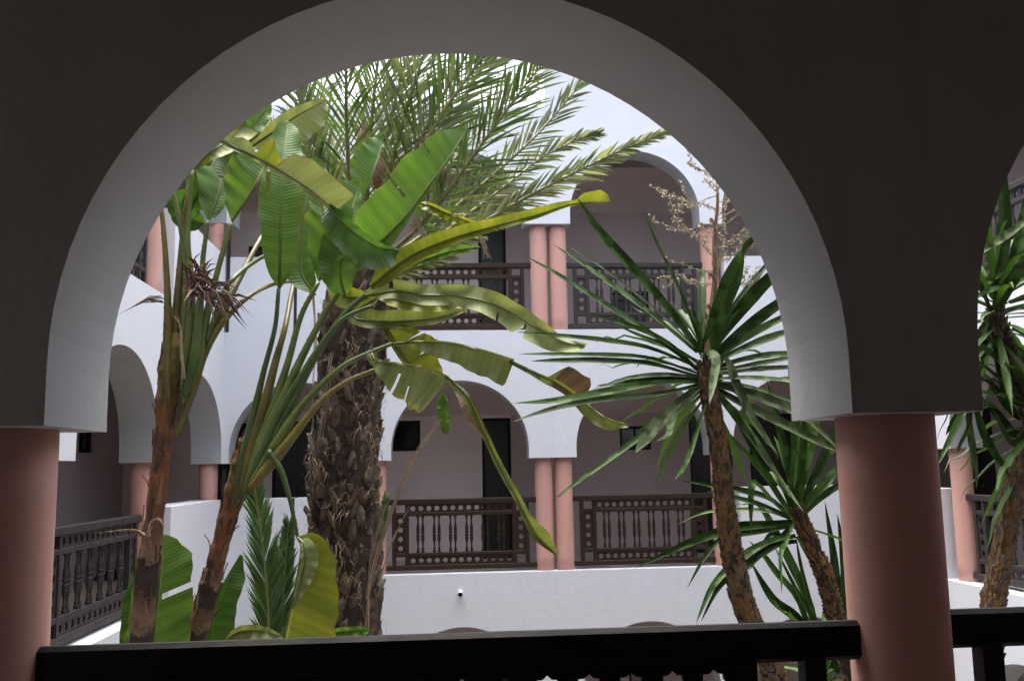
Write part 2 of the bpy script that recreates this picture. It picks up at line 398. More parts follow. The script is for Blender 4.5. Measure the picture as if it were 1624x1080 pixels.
def wing(name, label, M, s0, s1, ops, cols, doors, storeys=(-1, 0, 1), inner=INNER, gd=GD, gs0=None, gs1=None, parapets=(), back=True):
    t = thing(name, label, 'arcaded wall')
    mb = MB()
    for k in storeys:
        arcade(mb, M, s0, s1, ops, k, ZF+(k+1)*S if k < 1 else ZTOP)
    t.location = M(s0, 0, ZG)
    M_LOCAL[0] = False
    w = mb.build('wall', [WHITE, inner, WHITE_SHADE], t)
    if back:
        a = s0 if gs0 is None else gs0; b = s1 if gs1 is None else gs1
        D = T+gd
        fl = MB(); bw = MB(); cl = MB()
        for k in storeys:
            z = ZF+k*S
            if k > -1:
                mb2 = [M(x, d, zz) for x in (a, b) for d in (T+.001, D) for zz in (z-.22, z-.005)]
                fl.add(mb2, [(0, 1, 3, 2), (4, 6, 7, 5), (0, 4, 5, 1), (2, 3, 7, 6), (0, 2, 6, 4), (1, 5, 7, 3)])
            hs = [(p, q, z+r, z+u) for (kk, kd, p, q, r, u) in doors if kk == k]
            back_wall(bw, M, a, b, z-.2, z+S-.2, D, hs)
            vault(cl, M, a, b, z+(2.47 if gd < 2.5 else 3.05), .93 if gd < 2.5 else .3, T, D)
            for (kk, kd, p, q, r, u) in doors:
                if kk == k: opening_set(t, M, None, D+.06, kd, p, q, z+r, z+u)
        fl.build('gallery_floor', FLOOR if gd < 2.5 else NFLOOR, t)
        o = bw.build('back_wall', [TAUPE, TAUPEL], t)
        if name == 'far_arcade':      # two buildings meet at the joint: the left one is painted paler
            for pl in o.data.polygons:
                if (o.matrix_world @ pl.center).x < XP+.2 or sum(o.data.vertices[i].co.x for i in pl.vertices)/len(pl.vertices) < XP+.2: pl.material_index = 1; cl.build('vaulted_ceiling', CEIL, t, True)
        rf = MB(); vs = [M(x, d, zz) for x in (a, b) for d in (T+.001, D+.2) for zz in (ZTOP-.5, ZTOP-.3)]
        rf.add(vs, [(0, 1, 3, 2), (4, 6, 7, 5), (0, 4, 5, 1), (2, 3, 7, 6), (0, 2, 6, 4), (1, 5, 7, 3)])
        rf.build('roof', YARD, t)
    for (x, y, k) in cols: column_at(t, x, y, k)
    for (a, b, k, h) in parapets:
        pm = MB(); z = ZF+k*S
        vs = [M(x, d, zz) for x in (a, b) for d in (.0, T-.02) for zz in (z-.002, z+h)]
        pm.add(vs, [(0, 1, 3, 2), (4, 6, 7, 5), (0, 4, 5, 1), (2, 3, 7, 6), (1, 5, 7, 3)])
        o = pm.build('parapet', WHITE, t)
    return t
PH = 1.165
Mfar = lambda s, d, z: (s, DF+d, z)
Mnear = lambda s, d, z: (s, DN+T-d, z)
Mleft = lambda s, d, z: (XL-d, s, z)
Mright = lambda s, d, z: (XR+d, s, z)
XP = 1.632
far_ops = [(-3.24, XP-PW-2*R0-PW-.0), (XP-PW-2*R0, XP-PW), (XP+PW, XP+PW+2*R0), (XP+2*PW+2*R0, 6.40)]
far_cx = [-1.05, 1.503, 1.812, 4.28]
far = wing('far_arcade', 'three storey white arcade facing us across the courtyard, behind the palm and plants', Mfar, XL, XR, far_ops,
     [(x, DF+.22, k) for k in (-1, 0, 1) for x in far_cx],
     [(0, 'door', .635, 1.145, 0, 2.42), (0, 'window', -.955, -.44, 1.87, 2.40), (0, 'door', 4.33, 4.95, 0, 2.42), (0, 'window', 3.08, 3.64, 1.82, 2.24),
      (0, 'door', 5.42, 6.25, 0, 2.42), (0, 'door', -4.0, -3.42, 0, 2.40), (0, 'door', -2.98, -2.1, 0, 2.42),
      (1, 'door', .62, 1.12, 0, 2.30), (1, 'door', -3.45, -2.35, 0, 1.85), (1, 'door', 3.0, 3.7, 0, 1.0), (1, 'window', 5.4, 6.1, .9, 1.6),
      (-1, 'door', .55, 1.15, 0, 2.4), (-1, 'window', 3.1, 3.7, 1.3, 2.2)],
     gs0=XL-T-GD, gs1=XR+T+GD,
     parapets=[(-3.275, -2.31, 0, PH), (-2.26, -1.21, 0, PH), (-3.275, -2.31, 1, PH), (-2.26, -1.21, 1, PH), (4.52, 6.499, 0, PH+.02), (4.46, 6.499, 1, PH)])
# expansion joint strip and cracks on the far facade, drain spout
for za, zb in ((ZC-S+.01, ZF-.01), (ZC+.01, ZF+S-.01), (ZC+S+.01, ZTOP-.01)):
    o = MB(); n_ = int((zb-za)/.2); vs = []
    for i in range(n_+1):
        x = XP+.005*math.sin(i*2.1); z0 = za+(zb-za)*i/n_
        vs += [(x-.005, DF-.0025, z0), (x+.005, DF-.0025, z0)]
    o.add(vs, [(2*i, 2*i+1, 2*i+3, 2*i+2) for i in range(n_)])
    o.build('joint_strip', JOINT, far)
o = MB(); o.box(XP+.004, XR+T+GD, DF, DF+T, ZTOP, 6.45); o.build('roof_parapet', WHITE, far)
for x_, k_ in ((-2.285, 0), (-2.285, 1), (-3.306, 0), (-3.306, 1)):
    o = MB(); o.box(x_-.022, x_+.022, DF+.006, DF+.06, ZF+k_*S-.0, ZF+k_*S+PH+(.45 if x_ < -3 else 0)); o.build('dark_gap_strip', DOOR, far)  # dark strip added in the parapet gap to stand in for its shade
p = at(730, 938, DF)
o = MB(); o.tube([(p.x, DF+.03, p.z+.004), (p.x-.004, DF-.16, p.z-.02)], .034, 16, 0, False)
o.tube([(p.x-.004, DF-.16, p.z-.02), (p.x, DF+.03, p.z+.004)], .027, 16, 1, False)
o.build('drain_spout', [PLASTIC, METAL], far, True)

PY2, PY3, PY4 = 11.15, 8.69, 6.22
left_ops = [(-.2+1.32, 1.32+2.07), (3.76, 6.22-.367+.0), (6.22+.0, 8.69-.0)]
left_ops = [(1.3, 3.39), (3.757, 5.853), (6.22, 8.323+.0), (8.69+.357, PY2), (PY2+PW, 14.24)]
left_ops = [(1.30, 3.39), (3.757, 5.853), (6.22, 8.323), (8.69, 11.13), (11.50, 14.24)]
left = wing('left_arcade', 'white arcade wing running away from us along the left side of the courtyard', Mleft, -.8, DF-.002, left_ops,
     [(XL-.22, y, k) for k in (-1, 0, 1) for y in (3.57, 6.04, 8.50, 11.32, 14.41)],
     [(0, 'window', 14.4, 15.0, 1.9, 2.43), (0, 'window', 12.1, 12.6, 1.9, 2.43), (0, 'door', 9.0, 9.9, 0, 2.4)],
     gs0=-.8, gs1=YB, parapets=[(11.72, DF-.03, 0, PH), (11.55, DF-.03, 1, PH)])
right_ops = [(1.84, 3.93), (4.30, 6.395), (6.76, 8.86), (9.2, 11.67), (12.03, 14.24)]
right = wing('right_arcade', 'white arcade wing on the right side of the courtyard, seen beyond the near pink column', Mright, -.8, DF-.002, right_ops,
     [(XR+.22, y, k) for k in (-1, 0, 1) for y in (4.1, 6.58, 9.05, 11.85, 14.41)],
     [(0, 'door', 12.1, 12.9, 0, 2.4), (0, 'door', 14.2, 15.0, 0, 2.42), (0, 'window', 9.4, 10.2, 1.2, 2.3)],
     gs0=-.8, gs1=YB, parapets=[(12.1, DF-.03, 0, PH), (12.1, DF-.03, 1, PH)])
near_ops = [(-3.30, -1.415), (-R0, R0), (1.415, 3.511), (3.878, 5.974)]
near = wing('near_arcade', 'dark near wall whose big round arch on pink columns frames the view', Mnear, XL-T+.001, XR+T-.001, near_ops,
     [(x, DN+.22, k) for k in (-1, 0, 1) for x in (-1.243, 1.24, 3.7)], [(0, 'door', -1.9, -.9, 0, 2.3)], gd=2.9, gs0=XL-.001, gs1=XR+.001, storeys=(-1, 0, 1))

# ground
g = MB(); g.box(-60, 60, -60, 60, ZG-.3, ZG-.02); tag(g.build('ground', YARD), kind='structure')
g = MB(); g.box(-2.4, 4.6, 4.2, 9.2, ZG-.05, ZG+.02); tag(g.build('planting_bed', SOIL), kind='structure')

# ---------------------------------------------------------------- railings
def star(cx, cz, r):
    return [(cx+(r if i % 2 == 0 else r*.80)*math.cos(2*PI*i/16+PI/8*0), cz+(r if i % 2 == 0 else r*.80)*math.sin(2*PI*i/16)) for i in range(16)]
def pierced(mb, x0, x1, z0, z1, nx, nz, y0, y1, r):
    for i in range(nx):
        for j in range(nz):
            a = x0+(x1-x0)*i/nx; b = x0+(x1-x0)*(i+1)/nx; c = z0+(z1-z0)*j/nz; d = z0+(z1-z0)*(j+1)/nz
            cx, cz = (a+b)/2, (c+d)/2; hx, hz = (b-a)/2, (d-c)/2
            inn = star(cx, cz, r); out = []
            for k in range(16):
                an = 2*PI*k/16; ca, sa = math.cos(an), math.sin(an)
                m = 1/max(abs(ca), abs(sa)); out.append((cx+ca*m*hx, cz+sa*m*hz))
            vs = [(x, y0, z) for x, z in inn]+[(x, y0, z) for x, z in out]+[(x, y1, z) for x, z in inn]+[(x, y1, z) for x, z in out]
            fs = []
            for k in range(16):
                l = (k+1) % 16
                fs += [(k, l, 16+l, 16+k), (32+k, 48+k, 48+l, 32+l), (k, 32+k, 32+l, l)]
            mb.add(vs, fs)
    mb.quad((x0, y0, z0), (x1, y0, z0), (x1, y1, z0), (x0, y1, z0)); mb.quad((x0, y0, z1), (x0, y1, z1), (x1, y1, z1), (x1, y0, z1))
    mb.quad((x0, y0, z0), (x0, y1, z0), (x0, y1, z1), (x0, y0, z1)); mb.quad((x1, y0, z0), (x1, y0, z1), (x1, y1, z1), (x1, y1, z0))
BAL = [(.024, 0), (.024, .03), (.014, .04), (.022, .055), (.013, .075), (.011, .10), (.016, .15), (.026, .20), (.027, .215), (.020, .232), (.028, .245), (.028, .262),
       (.018, .27), (.018, .282), (.028, .29), (.028, .305), (.020, .318), (.026, .33), (.023, .375), (.014, .43), (.010, .475), (.016, .495), (.011, .51), (.024, .525), (.024, .545)]
def railing(label, L_, loc, rz, mat, group='dark wooden balustrades between the columns', td=.045):
    t = thing('balustrade', label, 'balustrade', loc, rz, group)
    M_LOCAL[0] = True
    h = L_/2
    def bar(name, *a, rr=.008):
        mb = MB(); mb.bbox(*a, r=rr); return mb.build(name, mat, t)
    bar('top_rail', -h, h, -td, td, 1.02 if td > .04 else 1.0, 1.105, rr=.012)
    bar('bottom_rail', -h, h, -.035, .035, .045, .12)
    bar('upper_crossbar', -h+.18, h-.18, -.03, .03, .848, .905 if td > .04 else .890)
    bar('lower_crossbar', -h+.18, h-.18, -.03, .03, .245, .303)
    for s in (-1, 1):
        for a, b in ((h-.18, h-.12), (h-.375, h-.315)):
            mb = MB(); x0, x1 = sorted((s*a, s*b)); mb.box(x0, x1, -.032, .032, .12, 1.02)
            bevel(mb.build('post', mat, t))
        x0, x1 = sorted((s*(h-.18), s*(h-.315)))
        mb = MB(); pierced(mb, x0, x1, .303, .848, 1, 4, -.012, .012, .042); mb.build('pierced_side_panel', mat, t)
        for z0, z1 in ((.848, .890), (.262, .303)):
            mb = MB(); mb.bbox(x0, x1, -.025, .025, z0, z1); mb.build('short_crossbar', mat, t)
    for z0, z1 in (((.905, 1.02) if td > .04 else (.890, 1.0)), (.12, .245)):
        mb = MB(); pierced(mb, -h+.375, h-.375, z0, z1, 13, 1, -.012, .012, .042); mb.build('pierced_panel', mat, t)
    mb = MB(); mb.lathe([(r, z) for r, z in BAL], 14)
    first = mb.build('baluster', mat, t, True)
    me = first.data; inner = 2*(h-.375); k = 0
    for i in range(6):
        xc = -inner/2+inner*(i+.5)/6
        xc = -.625*inner/1.6*1.0+i*.25*inner/1.6
        for sx in (-.037, .037):
            b = first if k == 0 else bpy.data.objects.new('baluster', me)
            if k: COL.objects.link(b); b.parent = t
            b.location = (xc+sx, 0, .303); k += 1
    M_LOCAL[0] = False
    return t
RY = DF+.22
railing('dark wood balustrade below the middle far arch, between palm trunk and double pink columns', 2.33, (.217, RY, ZF), 0, WOOD)
railing('dark wood balustrade right of the double pink columns, partly behind the yucca trunk', 2.24, (3.05, RY, ZF), 0, WOOD)
railing('brown balustrade of the upper far gallery, left of its double pink columns', 2.33, (.217, RY, ZF+S), 0, WOOD)
railing('grey balustrade of the upper far gallery, behind the yucca leaf tips', 2.24, (3.05, RY, ZF+S), 0, WOODG)
railing('shaded dark balustrade beyond the near left pink column, on the left wing', 2.62, (XL-.22, 9.91, ZF), PI/2, WOODG)
railing('upper balustrade just showing beside the arch edge at upper left', 2.62, (XL-.22, 9.91, ZF+S), PI/2, WOODG)
railing('dark balustrade on the right wing, behind the rightmost yucca stem', 2.55, (XR+.22, 10.45, ZF), PI/2, WOODG)
railing('upper balustrade of the right wing, glimpsed through the yucca at the right edge', 2.55, (XR+.22, 10.45, ZF+S), PI/2, WOODG)
railing('long black balustrade in the foreground between the two near columns', 2.25, (-.003, DN+.20, ZF+.017), 0, WOODK, 'near black balustrades', .020)
railing('short stretch of black balustrade right of the near right column', 2.25, (2.46, DN+.20, ZF+.038), 0, WOODK, 'near black balustrades', .020)

# ---------------------------------------------------------------- plant helpers
def cr(P, n):
    """Catmull-Rom through tuples -> n samples"""
    P = [Vector(p) for p in P]; k = len(P)-1; out = []
    if k == 0: return P*n
    for i in range(n):
        x = k*i/(n-1); j = min(int(x), k-1); t = x-j
        a = P[j-1] if j > 0 else P[0]*2-P[1]; b = P[j]; c = P[j+1]; d = P[j+2] if j+2 <= k else P[k]*2-P[k-1]
        out.append(.5*((2*b)+(c-a)*t+(2*a-5*b+4*c-d)*t*t+(3*b-a-3*c+d)*t*t*t))
    return out
def W3(pts, Y=None):
    """pixel control points (u,v[,Y]) -> world"""
    return [at(p[0], p[1], p[2] if len(p) > 2 else Y) for p in pts]
def lerp(tab, t):
    if not hasattr(tab, '__len__'): return tab
    if not hasattr(tab[0], '__len__'): n = len(tab)-1; tab = [(i/n, x) for i, x in enumerate(tab)]
    if t <= tab[0][0]: return tab[0][1]
    for (a, x), (b, y) in zip(tab[:-1], tab[1:]):
        if t <= b: return x+(y-x)*(t-a)/(b-a)
    return tab[-1][1]
SH = [(0, .05), (.06, .45), (.18, .8), (.38, 1), (.6, .98), (.8, .78), (.93, .45), (1, .02)]
def leaf(parent, pts, wl, wr, al=15, ar=15, curl=(0, 0), mats=(BG, PET), n=64, m=7, tears=(), shape=SH, Y=5.6, petiole=None, pr=(.013, .009),
         ripple=.012, rib=.008, slant=.10, name='leaf', label=None, second=None):
    """broad leaf. pts pixel midrib base->tip, wl/wr half widths px; al/ar fold angles in degrees toward the viewer"""
    w = W3(pts, Y); c = cr(w, n)
    P = []; 
    # arc length parametrisation
    ls = [0]
    for a, b in zip(c[:-1], c[1:]): ls.append(ls[-1]+(b-a).length)
    tot = ls[-1]
    def pos(t):
        x = max(0, min(1, t))*tot
        for i in range(len(ls)-1):
            if x <= ls[i+1]: break
        f = (x-ls[i])/max(1e-9, ls[i+1]-ls[i]); return c[i].lerp(c[i+1], f)
    ph = U(0, 9); mb = MB()
    for side in (0, 1):
        wd = wl if side == 0 else wr
        if not wd: continue
        ang = al if side == 0 else ar; cu = curl[side]
        grid = []; uvs = []
        for i in range(n):
            t = i/(n-1); row = []; ur = []
            T_ = (pos(t+.01)-pos(t-.01)).normalized()
            Pm = pos(t); D = (Pm-CAM).normalized(); Sd = T_.cross(D).normalized(); Nn = Sd.cross(T_).normalized()
            if Nn.dot(D) > 0: Nn = -Nn
            if side: Sd = -Sd
            wpx = lerp(wd, t) if hasattr(wd, '__len__') else wd*lerp(shape, t)
            wm = wpx*Pm.y/FPX*(1+.03*math.sin(23*t+ph+side)+.02*math.sin(51*t+ph*2))
            a = math.radians(lerp(ang, t)); q = Vector((0, 0, 0))
            for j in range(m+1):
                s = j/m
                off = Nn*(ripple*s*s*math.sin(t*31+ph+side*2)+ripple*.7*s*math.sin(t*13+ph*3))
                base = pos(t)-Pm+T_*(slant*s*wm*1.6)
                row.append(Pm+base+q+off); ur.append((.5+(-.5 if side == 0 else .5)*s, t*tot))
                aa = a+math.radians(cu)*s
                q = q+(Sd*math.cos(aa)+Nn*math.sin(aa))*(wm/m)
            grid.append(row); uvs.append(ur)
        tn = [tt for tt in tears if tt[0] == side]
        for i in range(n-1):
            skip0 = None
            for (_, tt, depth, wdt) in tn:
                if abs((i+.5)/(n-1)-tt) < wdt/2: skip0 = depth
            for j in range(m):
                s = (j+.5)/m
                if skip0 is not None and s > skip0: continue
                mi = 0
                if second and second[0] <= i/(n-1) <= second[1] and s >= second[2]: mi = 2
                vs = [grid[i][j], grid[i+1][j], grid[i+1][j+1], grid[i][j+1]]
                uu = [uvs[i][j], uvs[i+1][j], uvs[i+1][j+1], uvs[i][j+1]]
                if side: vs.reverse(); uu.reverse()
                mb.add(vs, [(0, 1, 2, 3)], mi, uu)
    rr = [rib*(1-.85*i/(n-1)) for i in range(n)]
    mb.tube([pos(i/(n-1)) for i in range(0, n)], rr, 6, 1)
    ms = [mats[0], mats[1]]+([mats[2]] if len(mats) > 2 else [])
    # merge verts for smooth shading
    o = mb.build(name, ms, parent, True)
    import bmesh
    bm = bmesh.new(); bm.from_mesh(o.data); bmesh.ops.remove_doubles(bm, verts=bm.verts, dist=1e-5); bm.to_mesh(o.data); bm.free()
    if label: o['label'] = label
    if petiole:
        pc = cr(W3(petiole, Y)+[w[0]], 26)
        k = len(pc); pm = MB()
        pm.tube(pc, [pr[0]+(pr[1]-pr[0])*i/(k-1) for i in range(k)], 9, 0)
        po = pm.build('petiole', mats[1], o, True)
        po.matrix_parent_inverse = o.matrix_parent_inverse.inverted() if False else Matrix.Identity(4)
        po.matrix_parent_inverse = PINV(parent)
    return o
def PINV(parent):
    # grandchildren: mesh parts sit at the thing's origin shift
    return Matrix.Identity(4)
def stem_tube(parent, name, pts, rad, mats, Y, n=30, seg=10, rings=0):
    c = cr(W3(pts, Y), n); mb = MB()
    r = [lerp(rad, i/(n-1)) for i in range(n)]
    mb.tube(c, r, seg, 0)
    return mb.build(name, mats, parent, True)

def strap(mb, P, w, mi, fold=.35, nrm=None, taper=None):
    """sword leaf along world points P, full width w, channelled"""
    k = len(P); vs = []; uv = []
    for i in range(k):
        t = i/(k-1); T_ = (P[min(i+1, k-1)]-P[max(i-1, 0)]).normalized()
        n_ = nrm or Vector((0, 0, 1))
        Sd = T_.cross(n_); Sd = Sd.normalized() if Sd.length > 1e-4 else T_.orthogonal().normalized()
        Nn = Sd.cross(T_).normalized()
        ww = w/2*lerp(taper or [(0, .55), (.12, .6), (.45, 1), (.75, .72), (.92, .3), (1, .02)], t)
        vs += [P[i]-Sd*ww+Nn*ww*fold, P[i]-Sd*ww*.5+Nn*ww*fold*.3, P[i], P[i]+Sd*ww*.5+Nn*ww*fold*.3, P[i]+Sd*ww+Nn*ww*fold]
        uv += [(0, t), (.25, t), (.5, t), (.75, t), (1, t)]
    mb.add(vs, [(i*5+j, i*5+j+1, (i+1)*5+j+1, (i+1)*5+j) for i in range(k-1) for j in range(4)], mi, uv)

def frond(parent, pts, Y, ll=.48, npair=60, mats=(PG, RACH), wid=.028, th=(50, 22), lift=25, droop=.25, rr=(.018, .004), start=.12, name='frond', seed=0, jit=1.0, taperend=.35, lab=None):
    R_ = random.Random(seed+int(pts[0][0]*7+pts[-1][0]))
    c = cr(W3(pts, Y), 50); mb = MB()
    mb.tube(c, [rr[0]+(rr[1]-rr[0])*i/49 for i in range(50)], 6, 1)
    side0 = R_.choice((0, 1))
    for i in range(npair):
        t = start+(1-start)*(i/(npair-1))**.95
        x = t*49; j = min(int(x), 48); P = c[j].lerp(c[j+1], x-j)
        T_ = (c[min(j+1, 49)]-c[max(j-1, 0)]).normalized(); D = (P-CAM).normalized()
        Sd = T_.cross(Vector((0, 0, 1)))
        Sd = T_.cross(D).normalized(); Nn = Sd.cross(T_).normalized()
        le = ll*(.35+.65*min(1, (t-start)/.2+.15))*(1 if t < .6 else 1-(1-taperend)*(t-.6)/.4)
        thh = math.radians(th[0]+(th[1]-th[0])*t)
        for s in (-1, 1):
            a = thh+math.radians(R_.uniform(-9, 9)*jit); lf = math.radians(lift+R_.uniform(-28, 28)*jit)
            dr = T_*math.cos(a)+(Sd*s*math.cos(lf)+Nn*math.sin(lf)*R_.choice((1, 1, -.6)))*math.sin(a)
            l2 = le*R_.uniform(.8, 1.1); dp = droop*R_.uniform(.5, 1.5)
            q = [P, P+dr*l2*.35+Vector((0, 0, -dp*.03*l2)), P+dr*l2*.7+Vector((0, 0, -dp*.16*l2)), P+dr*l2+Vector((0, 0, -dp*.42*l2))]
            wv = dr.cross(Nn*R_.uniform(.3, 1)+Sd*R_.uniform(-.8, .8)); wv = wv.normalized() if wv.length > 1e-4 else Nn
            w = wid*R_.uniform(.75, 1.15)/2
            vs = [q[0]-wv*w*.4, q[0]+wv*w*.4, q[1]-wv*w, q[1]+wv*w, q[2]-wv*w*.8, q[2]+wv*w*.8, q[3]]
            r0 = R_.random()
            uv = [(r0, 0), (r0+.3, 0), (r0, .3), (r0+.3, .3), (r0, .7), (r0+.3, .7), (r0+.15, .98)]
            mi = 0 if (len(mats) < 3 or R_.random() > .3) else 2
            mb.add(vs, [(0, 1, 3, 2), (2, 3, 5, 4), (4, 5, 6)], mi, uv)
    o = mb.build(name, list(mats), parent)
    if lab: o['label'] = lab
    return o

# ---------------------------------------------------------------- date palm
PYD = 7.6
base = at(545, 1000, PYD); GX = base.x-.05
palm = thing('date_palm', 'tall date palm with a shaggy brown trunk and feathery grey-green fronds', 'palm tree')
def palm_trunk(parent):
    tk = [Vector((GX+.02, PYD+.05, ZG-.02)), Vector((GX, PYD, -3.5)), at(543, 985, PYD), at(545, 860, PYD), at(546, 720, PYD), at(556, 600, PYD), at(562, 520, PYD), at(578, 455, PYD), at(592, 410, PYD)]
    c = cr(tk, 90); rad = [(0, .33), (.45, .275), (.6, .265), (.75, .275), (.86, .28), (.93, .24), (1, .11)]
    core = MB(); core.tube(c, [lerp(rad, i/89)*.93 for i in range(90)], 22, 0)
    o = core.build('trunk', BOOTD, parent, True)
    mb = MB(); R_ = random.Random(3)
    L_ = [0]
    for a, b in zip(c[:-1], c[1:]): L_.append(L_[-1]+(b-a).length)
    tot = L_[-1]; step = .0068; z = 0.25; g = 0
    while z < tot-.05:
        x = next(i for i in range(len(L_)-1) if L_[i+1] >= z); f = (z-L_[x])/(L_[x+1]-L_[x]); P = c[x].lerp(c[x+1], f)
        tz = (x+f)/89; r = lerp(rad, tz)
        ax = (c[x+1]-c[x]).normalized(); g += 2.39996+R_.uniform(-.12, .12)
        e1 = ax.orthogonal().normalized(); e2 = ax.cross(e1)
        out = e1*math.cos(g)+e2*math.sin(g); sd = ax.cross(out)
        n_ = .5 if z < tot*.35 else 1
        w = R_.uniform(.024, .056); h = R_.uniform(.05, .14); op = R_.uniform(.08, .42); tk_ = R_.uniform(.010, .026)
        if R_.random() < .2: op *= 1.8
        B = P+out*(r*.88); up = (ax+out*op).normalized(); tw = R_.uniform(-.8, .8); up = (up+sd*tw*.6).normalized()
        A0 = B-up*.05; 
        tipw = w*R_.uniform(.35, .75)
        nt_ = 4; vs = []
        for q in range(nt_):
            s = q/(nt_-1); cw = w*(1-s)+tipw*s; th_ = tk_*(1-.45*s)+.012*(1-s)
            cc = A0+up*(h+.05)*s+out*(.018*math.sin(s*2.5))
            vs += [cc-sd*cw+out*(-th_*.4), cc-sd*cw*.45+out*th_, cc+sd*cw*.45+out*th_*R_.uniform(.8, 1.2), cc+sd*cw-out*th_*.4]
        # ragged tip
        for q in range(12, 16): vs[q] = vs[q]+up*R_.uniform(-.05, .03)+out*R_.uniform(-.01, .012)
        vs += [v-out*.02 for v in vs[12:16]]
        fs = [(q*4+j, q*4+j+1, (q+1)*4+j+1, (q+1)*4+j) for q in range(nt_-1) for j in range(3)]
        fs += [(12, 13, 17, 16), (13, 14, 18, 17), (14, 15, 19, 18)]
        fs += [(0, 4, 8, 12, 16), (3, 7, 11, 15, 19)]
        rr = R_.random(); mi = 0 if rr < .5 else (1 if rr < .72 else 2)
        if z < tot*.62 and rr > .35: mi = 1 if rr < .8 else 0
        mb.add(vs, fs, mi)
        # fibres
        for q in range(R_.choice((1, 2, 3))):
            s = R_.uniform(-1, 1); a = B+sd*w*s+out*.02; d = (ax*R_.uniform(-.5, 1.0)+out*R_.uniform(.1, .9)+sd*R_.uniform(-.9, .9)).normalized()
            l = R_.uniform(.04, .12); b = a+d*l; e = b+Vector((0, 0, -l*.5))+sd*R_.uniform(-.03, .03)
            wv = sd*R_.uniform(.0015, .006)
            mb.add([a-wv, a+wv, b+wv*.7, b-wv*.7, e], [(0, 1, 2, 3), (3, 2, 4)], 3)
        z += step*(1.2 if z < tot*.4 else 1)
    b = mb.build('leaf_base_scales', [BOOT, BOOTG, BOOTD, FIB], o)
    # fibrous tufts
    tf = MB()
    for (u, v, n_, l) in ((585, 690, 35, 0.13), (598, 730, 20, 0.10), (560, 560, 20, 0.11), (505, 730, 20, 0.11), (600, 600, 15, 0.10), (575, 640, 20, 0.10), (540, 800, 25, 0.10), (530, 870, 25, 0.10), (560, 930, 25, 0.10), (600, 780, 20, 0.10)):
        for q in range(n_):
            a = at(u+U(-14, 14), v+U(-20, 20), PYD-.30); d = Vector((U(-.5, .5), U(-.35, .05), U(-1, .5))).normalized(); ll = l*U(.4, 1.1)
            wv = Vector((U(.001, .004), 0, U(-.002, .002))); m_ = a+d*ll*.6+Vector((U(-.02, .02), 0, .01)); e = a+d*ll+Vector((0, 0, -ll*.3))
            tf.add([a-wv, a+wv, m_+wv, m_-wv, e], [(0, 1, 2, 3), (3, 2, 4)], 0 if rnd() < .6 else 1)
    tf.build('fibre', [DRY, FIB], o)['kind'] = 'stuff'
    return o
palm.location = (GX, PYD, ZG)
palm_trunk(palm)
CR = (600, 395)
fr = [
    # (points, Y, leaflet length, pairs, mats)
    ([(578, 430, 7.6), (560, 330, 7.3), (551, 230, 7.0), (549, 110, 6.7), (552, -40, 6.6), (570, -150, 6.8)], .46, 64, (PD, RACH, PG)),
    ([(570, 420, 7.7), (530, 320, 7.6), (508, 255, 7.5), (480, 170, 7.4), (440, 60, 7.4), (390, -20, 7.5)], .46, 60, (PG, RACH, PD)),
    ([(586, 420, 7.6), (583, 300, 7.4), (589, 200, 7.2), (599, 100, 7.1), (620, -50, 7.1), (655, -150, 7.3)], .50, 64, (PG, RACH, PD)),
    ([(592, 415, 7.6), (612, 300, 7.3), (640, 190, 7.1), (668, 100, 7.0), (712, -30, 7.0), (770, -130, 7.2)], .46, 64, (PG, RACH, PY)),
    ([(600, 410, 7.6), (640, 290, 7.3), (672, 210, 7.1), (740, 88, 6.9), (810, -10, 6.9), (900, -90, 7.1)], .52, 64, (PD, RACH, PG)),
    ([(604, 415, 7.6), (660, 365, 7.4), (700, 318, 7.2), (760, 235, 7.0), (800, 180, 6.9), (858, 105, 6.8), (930, 30, 6.9)], .48, 64, (PD, RACH, PG)),
    ([(604, 418, 7.8), (672, 372, 7.8), (735, 318, 7.8), (800, 262, 7.8), (860, 205, 7.8), (925, 128, 7.8), (960, 80, 7.8)], .34, 62, (PG, RACH, PD)),
    ([(606, 420, 7.9), (680, 385, 8.0), (745, 338, 8.1), (800, 296, 8.2), (860, 250, 8.3), (915, 222, 8.3), (948, 212, 8.3)], .28, 66, (PG, RACH, PY)),
    ([(610, 425, 7.5), (700, 392, 7.3), (780, 345, 7.2), (850, 305, 7.1), (930, 265, 7.1), (1000, 232, 7.1), (1063, 208, 7.1)], .26, 70, (PG, RACH, PY)),
    ([(590, 415, 7.8), (620, 300, 8.0), (690, 190, 8.2), (770, 90, 8.4), (850, 0, 8.6)], .50, 60, (PG, RACH, PD)),
    ([(592, 415, 7.8), (606, 300, 8.1), (630, 180, 8.4), (650, 60, 8.7), (670, -60, 9)], .50, 60, (PG, RACH, PY)),
    ([(600, 415, 7.8), (670, 310, 8.1), (750, 220, 8.4), (830, 130, 8.7), (890, 70, 9)], .46, 60, (PG, RACH, PY)),
    ([(580, 415, 7.9), (550, 300, 8.2), (520, 190, 8.5), (505, 90, 8.8), (495, -30, 9)], .48, 60, (PG, RACH, PD)),
    ([(574, 420, 7.8), (520, 330, 8.0), (470, 270, 8.2), (435, 215, 8.4), (400, 180, 8.6)], .36, 50, (PG, RACH, PY)),
    ([(596, 420, 7.5), (625, 330, 7.2), (690, 200, 6.9), (790, 60, 6.7), (880, -30, 6.7)], .50, 60, (PG, RACH, PD)),
    ([(600, 430, 7.6), (660, 410, 7.6), (710, 385, 7.6), (765, 378, 7.6)], .16, 34, (PG, RACH, PY)),
    ([(596, 440, 7.5), (640, 430, 7.4), (690, 412, 7.3), (735, 395, 7.3)], .18, 30, (PY, RACH, PG)),
]
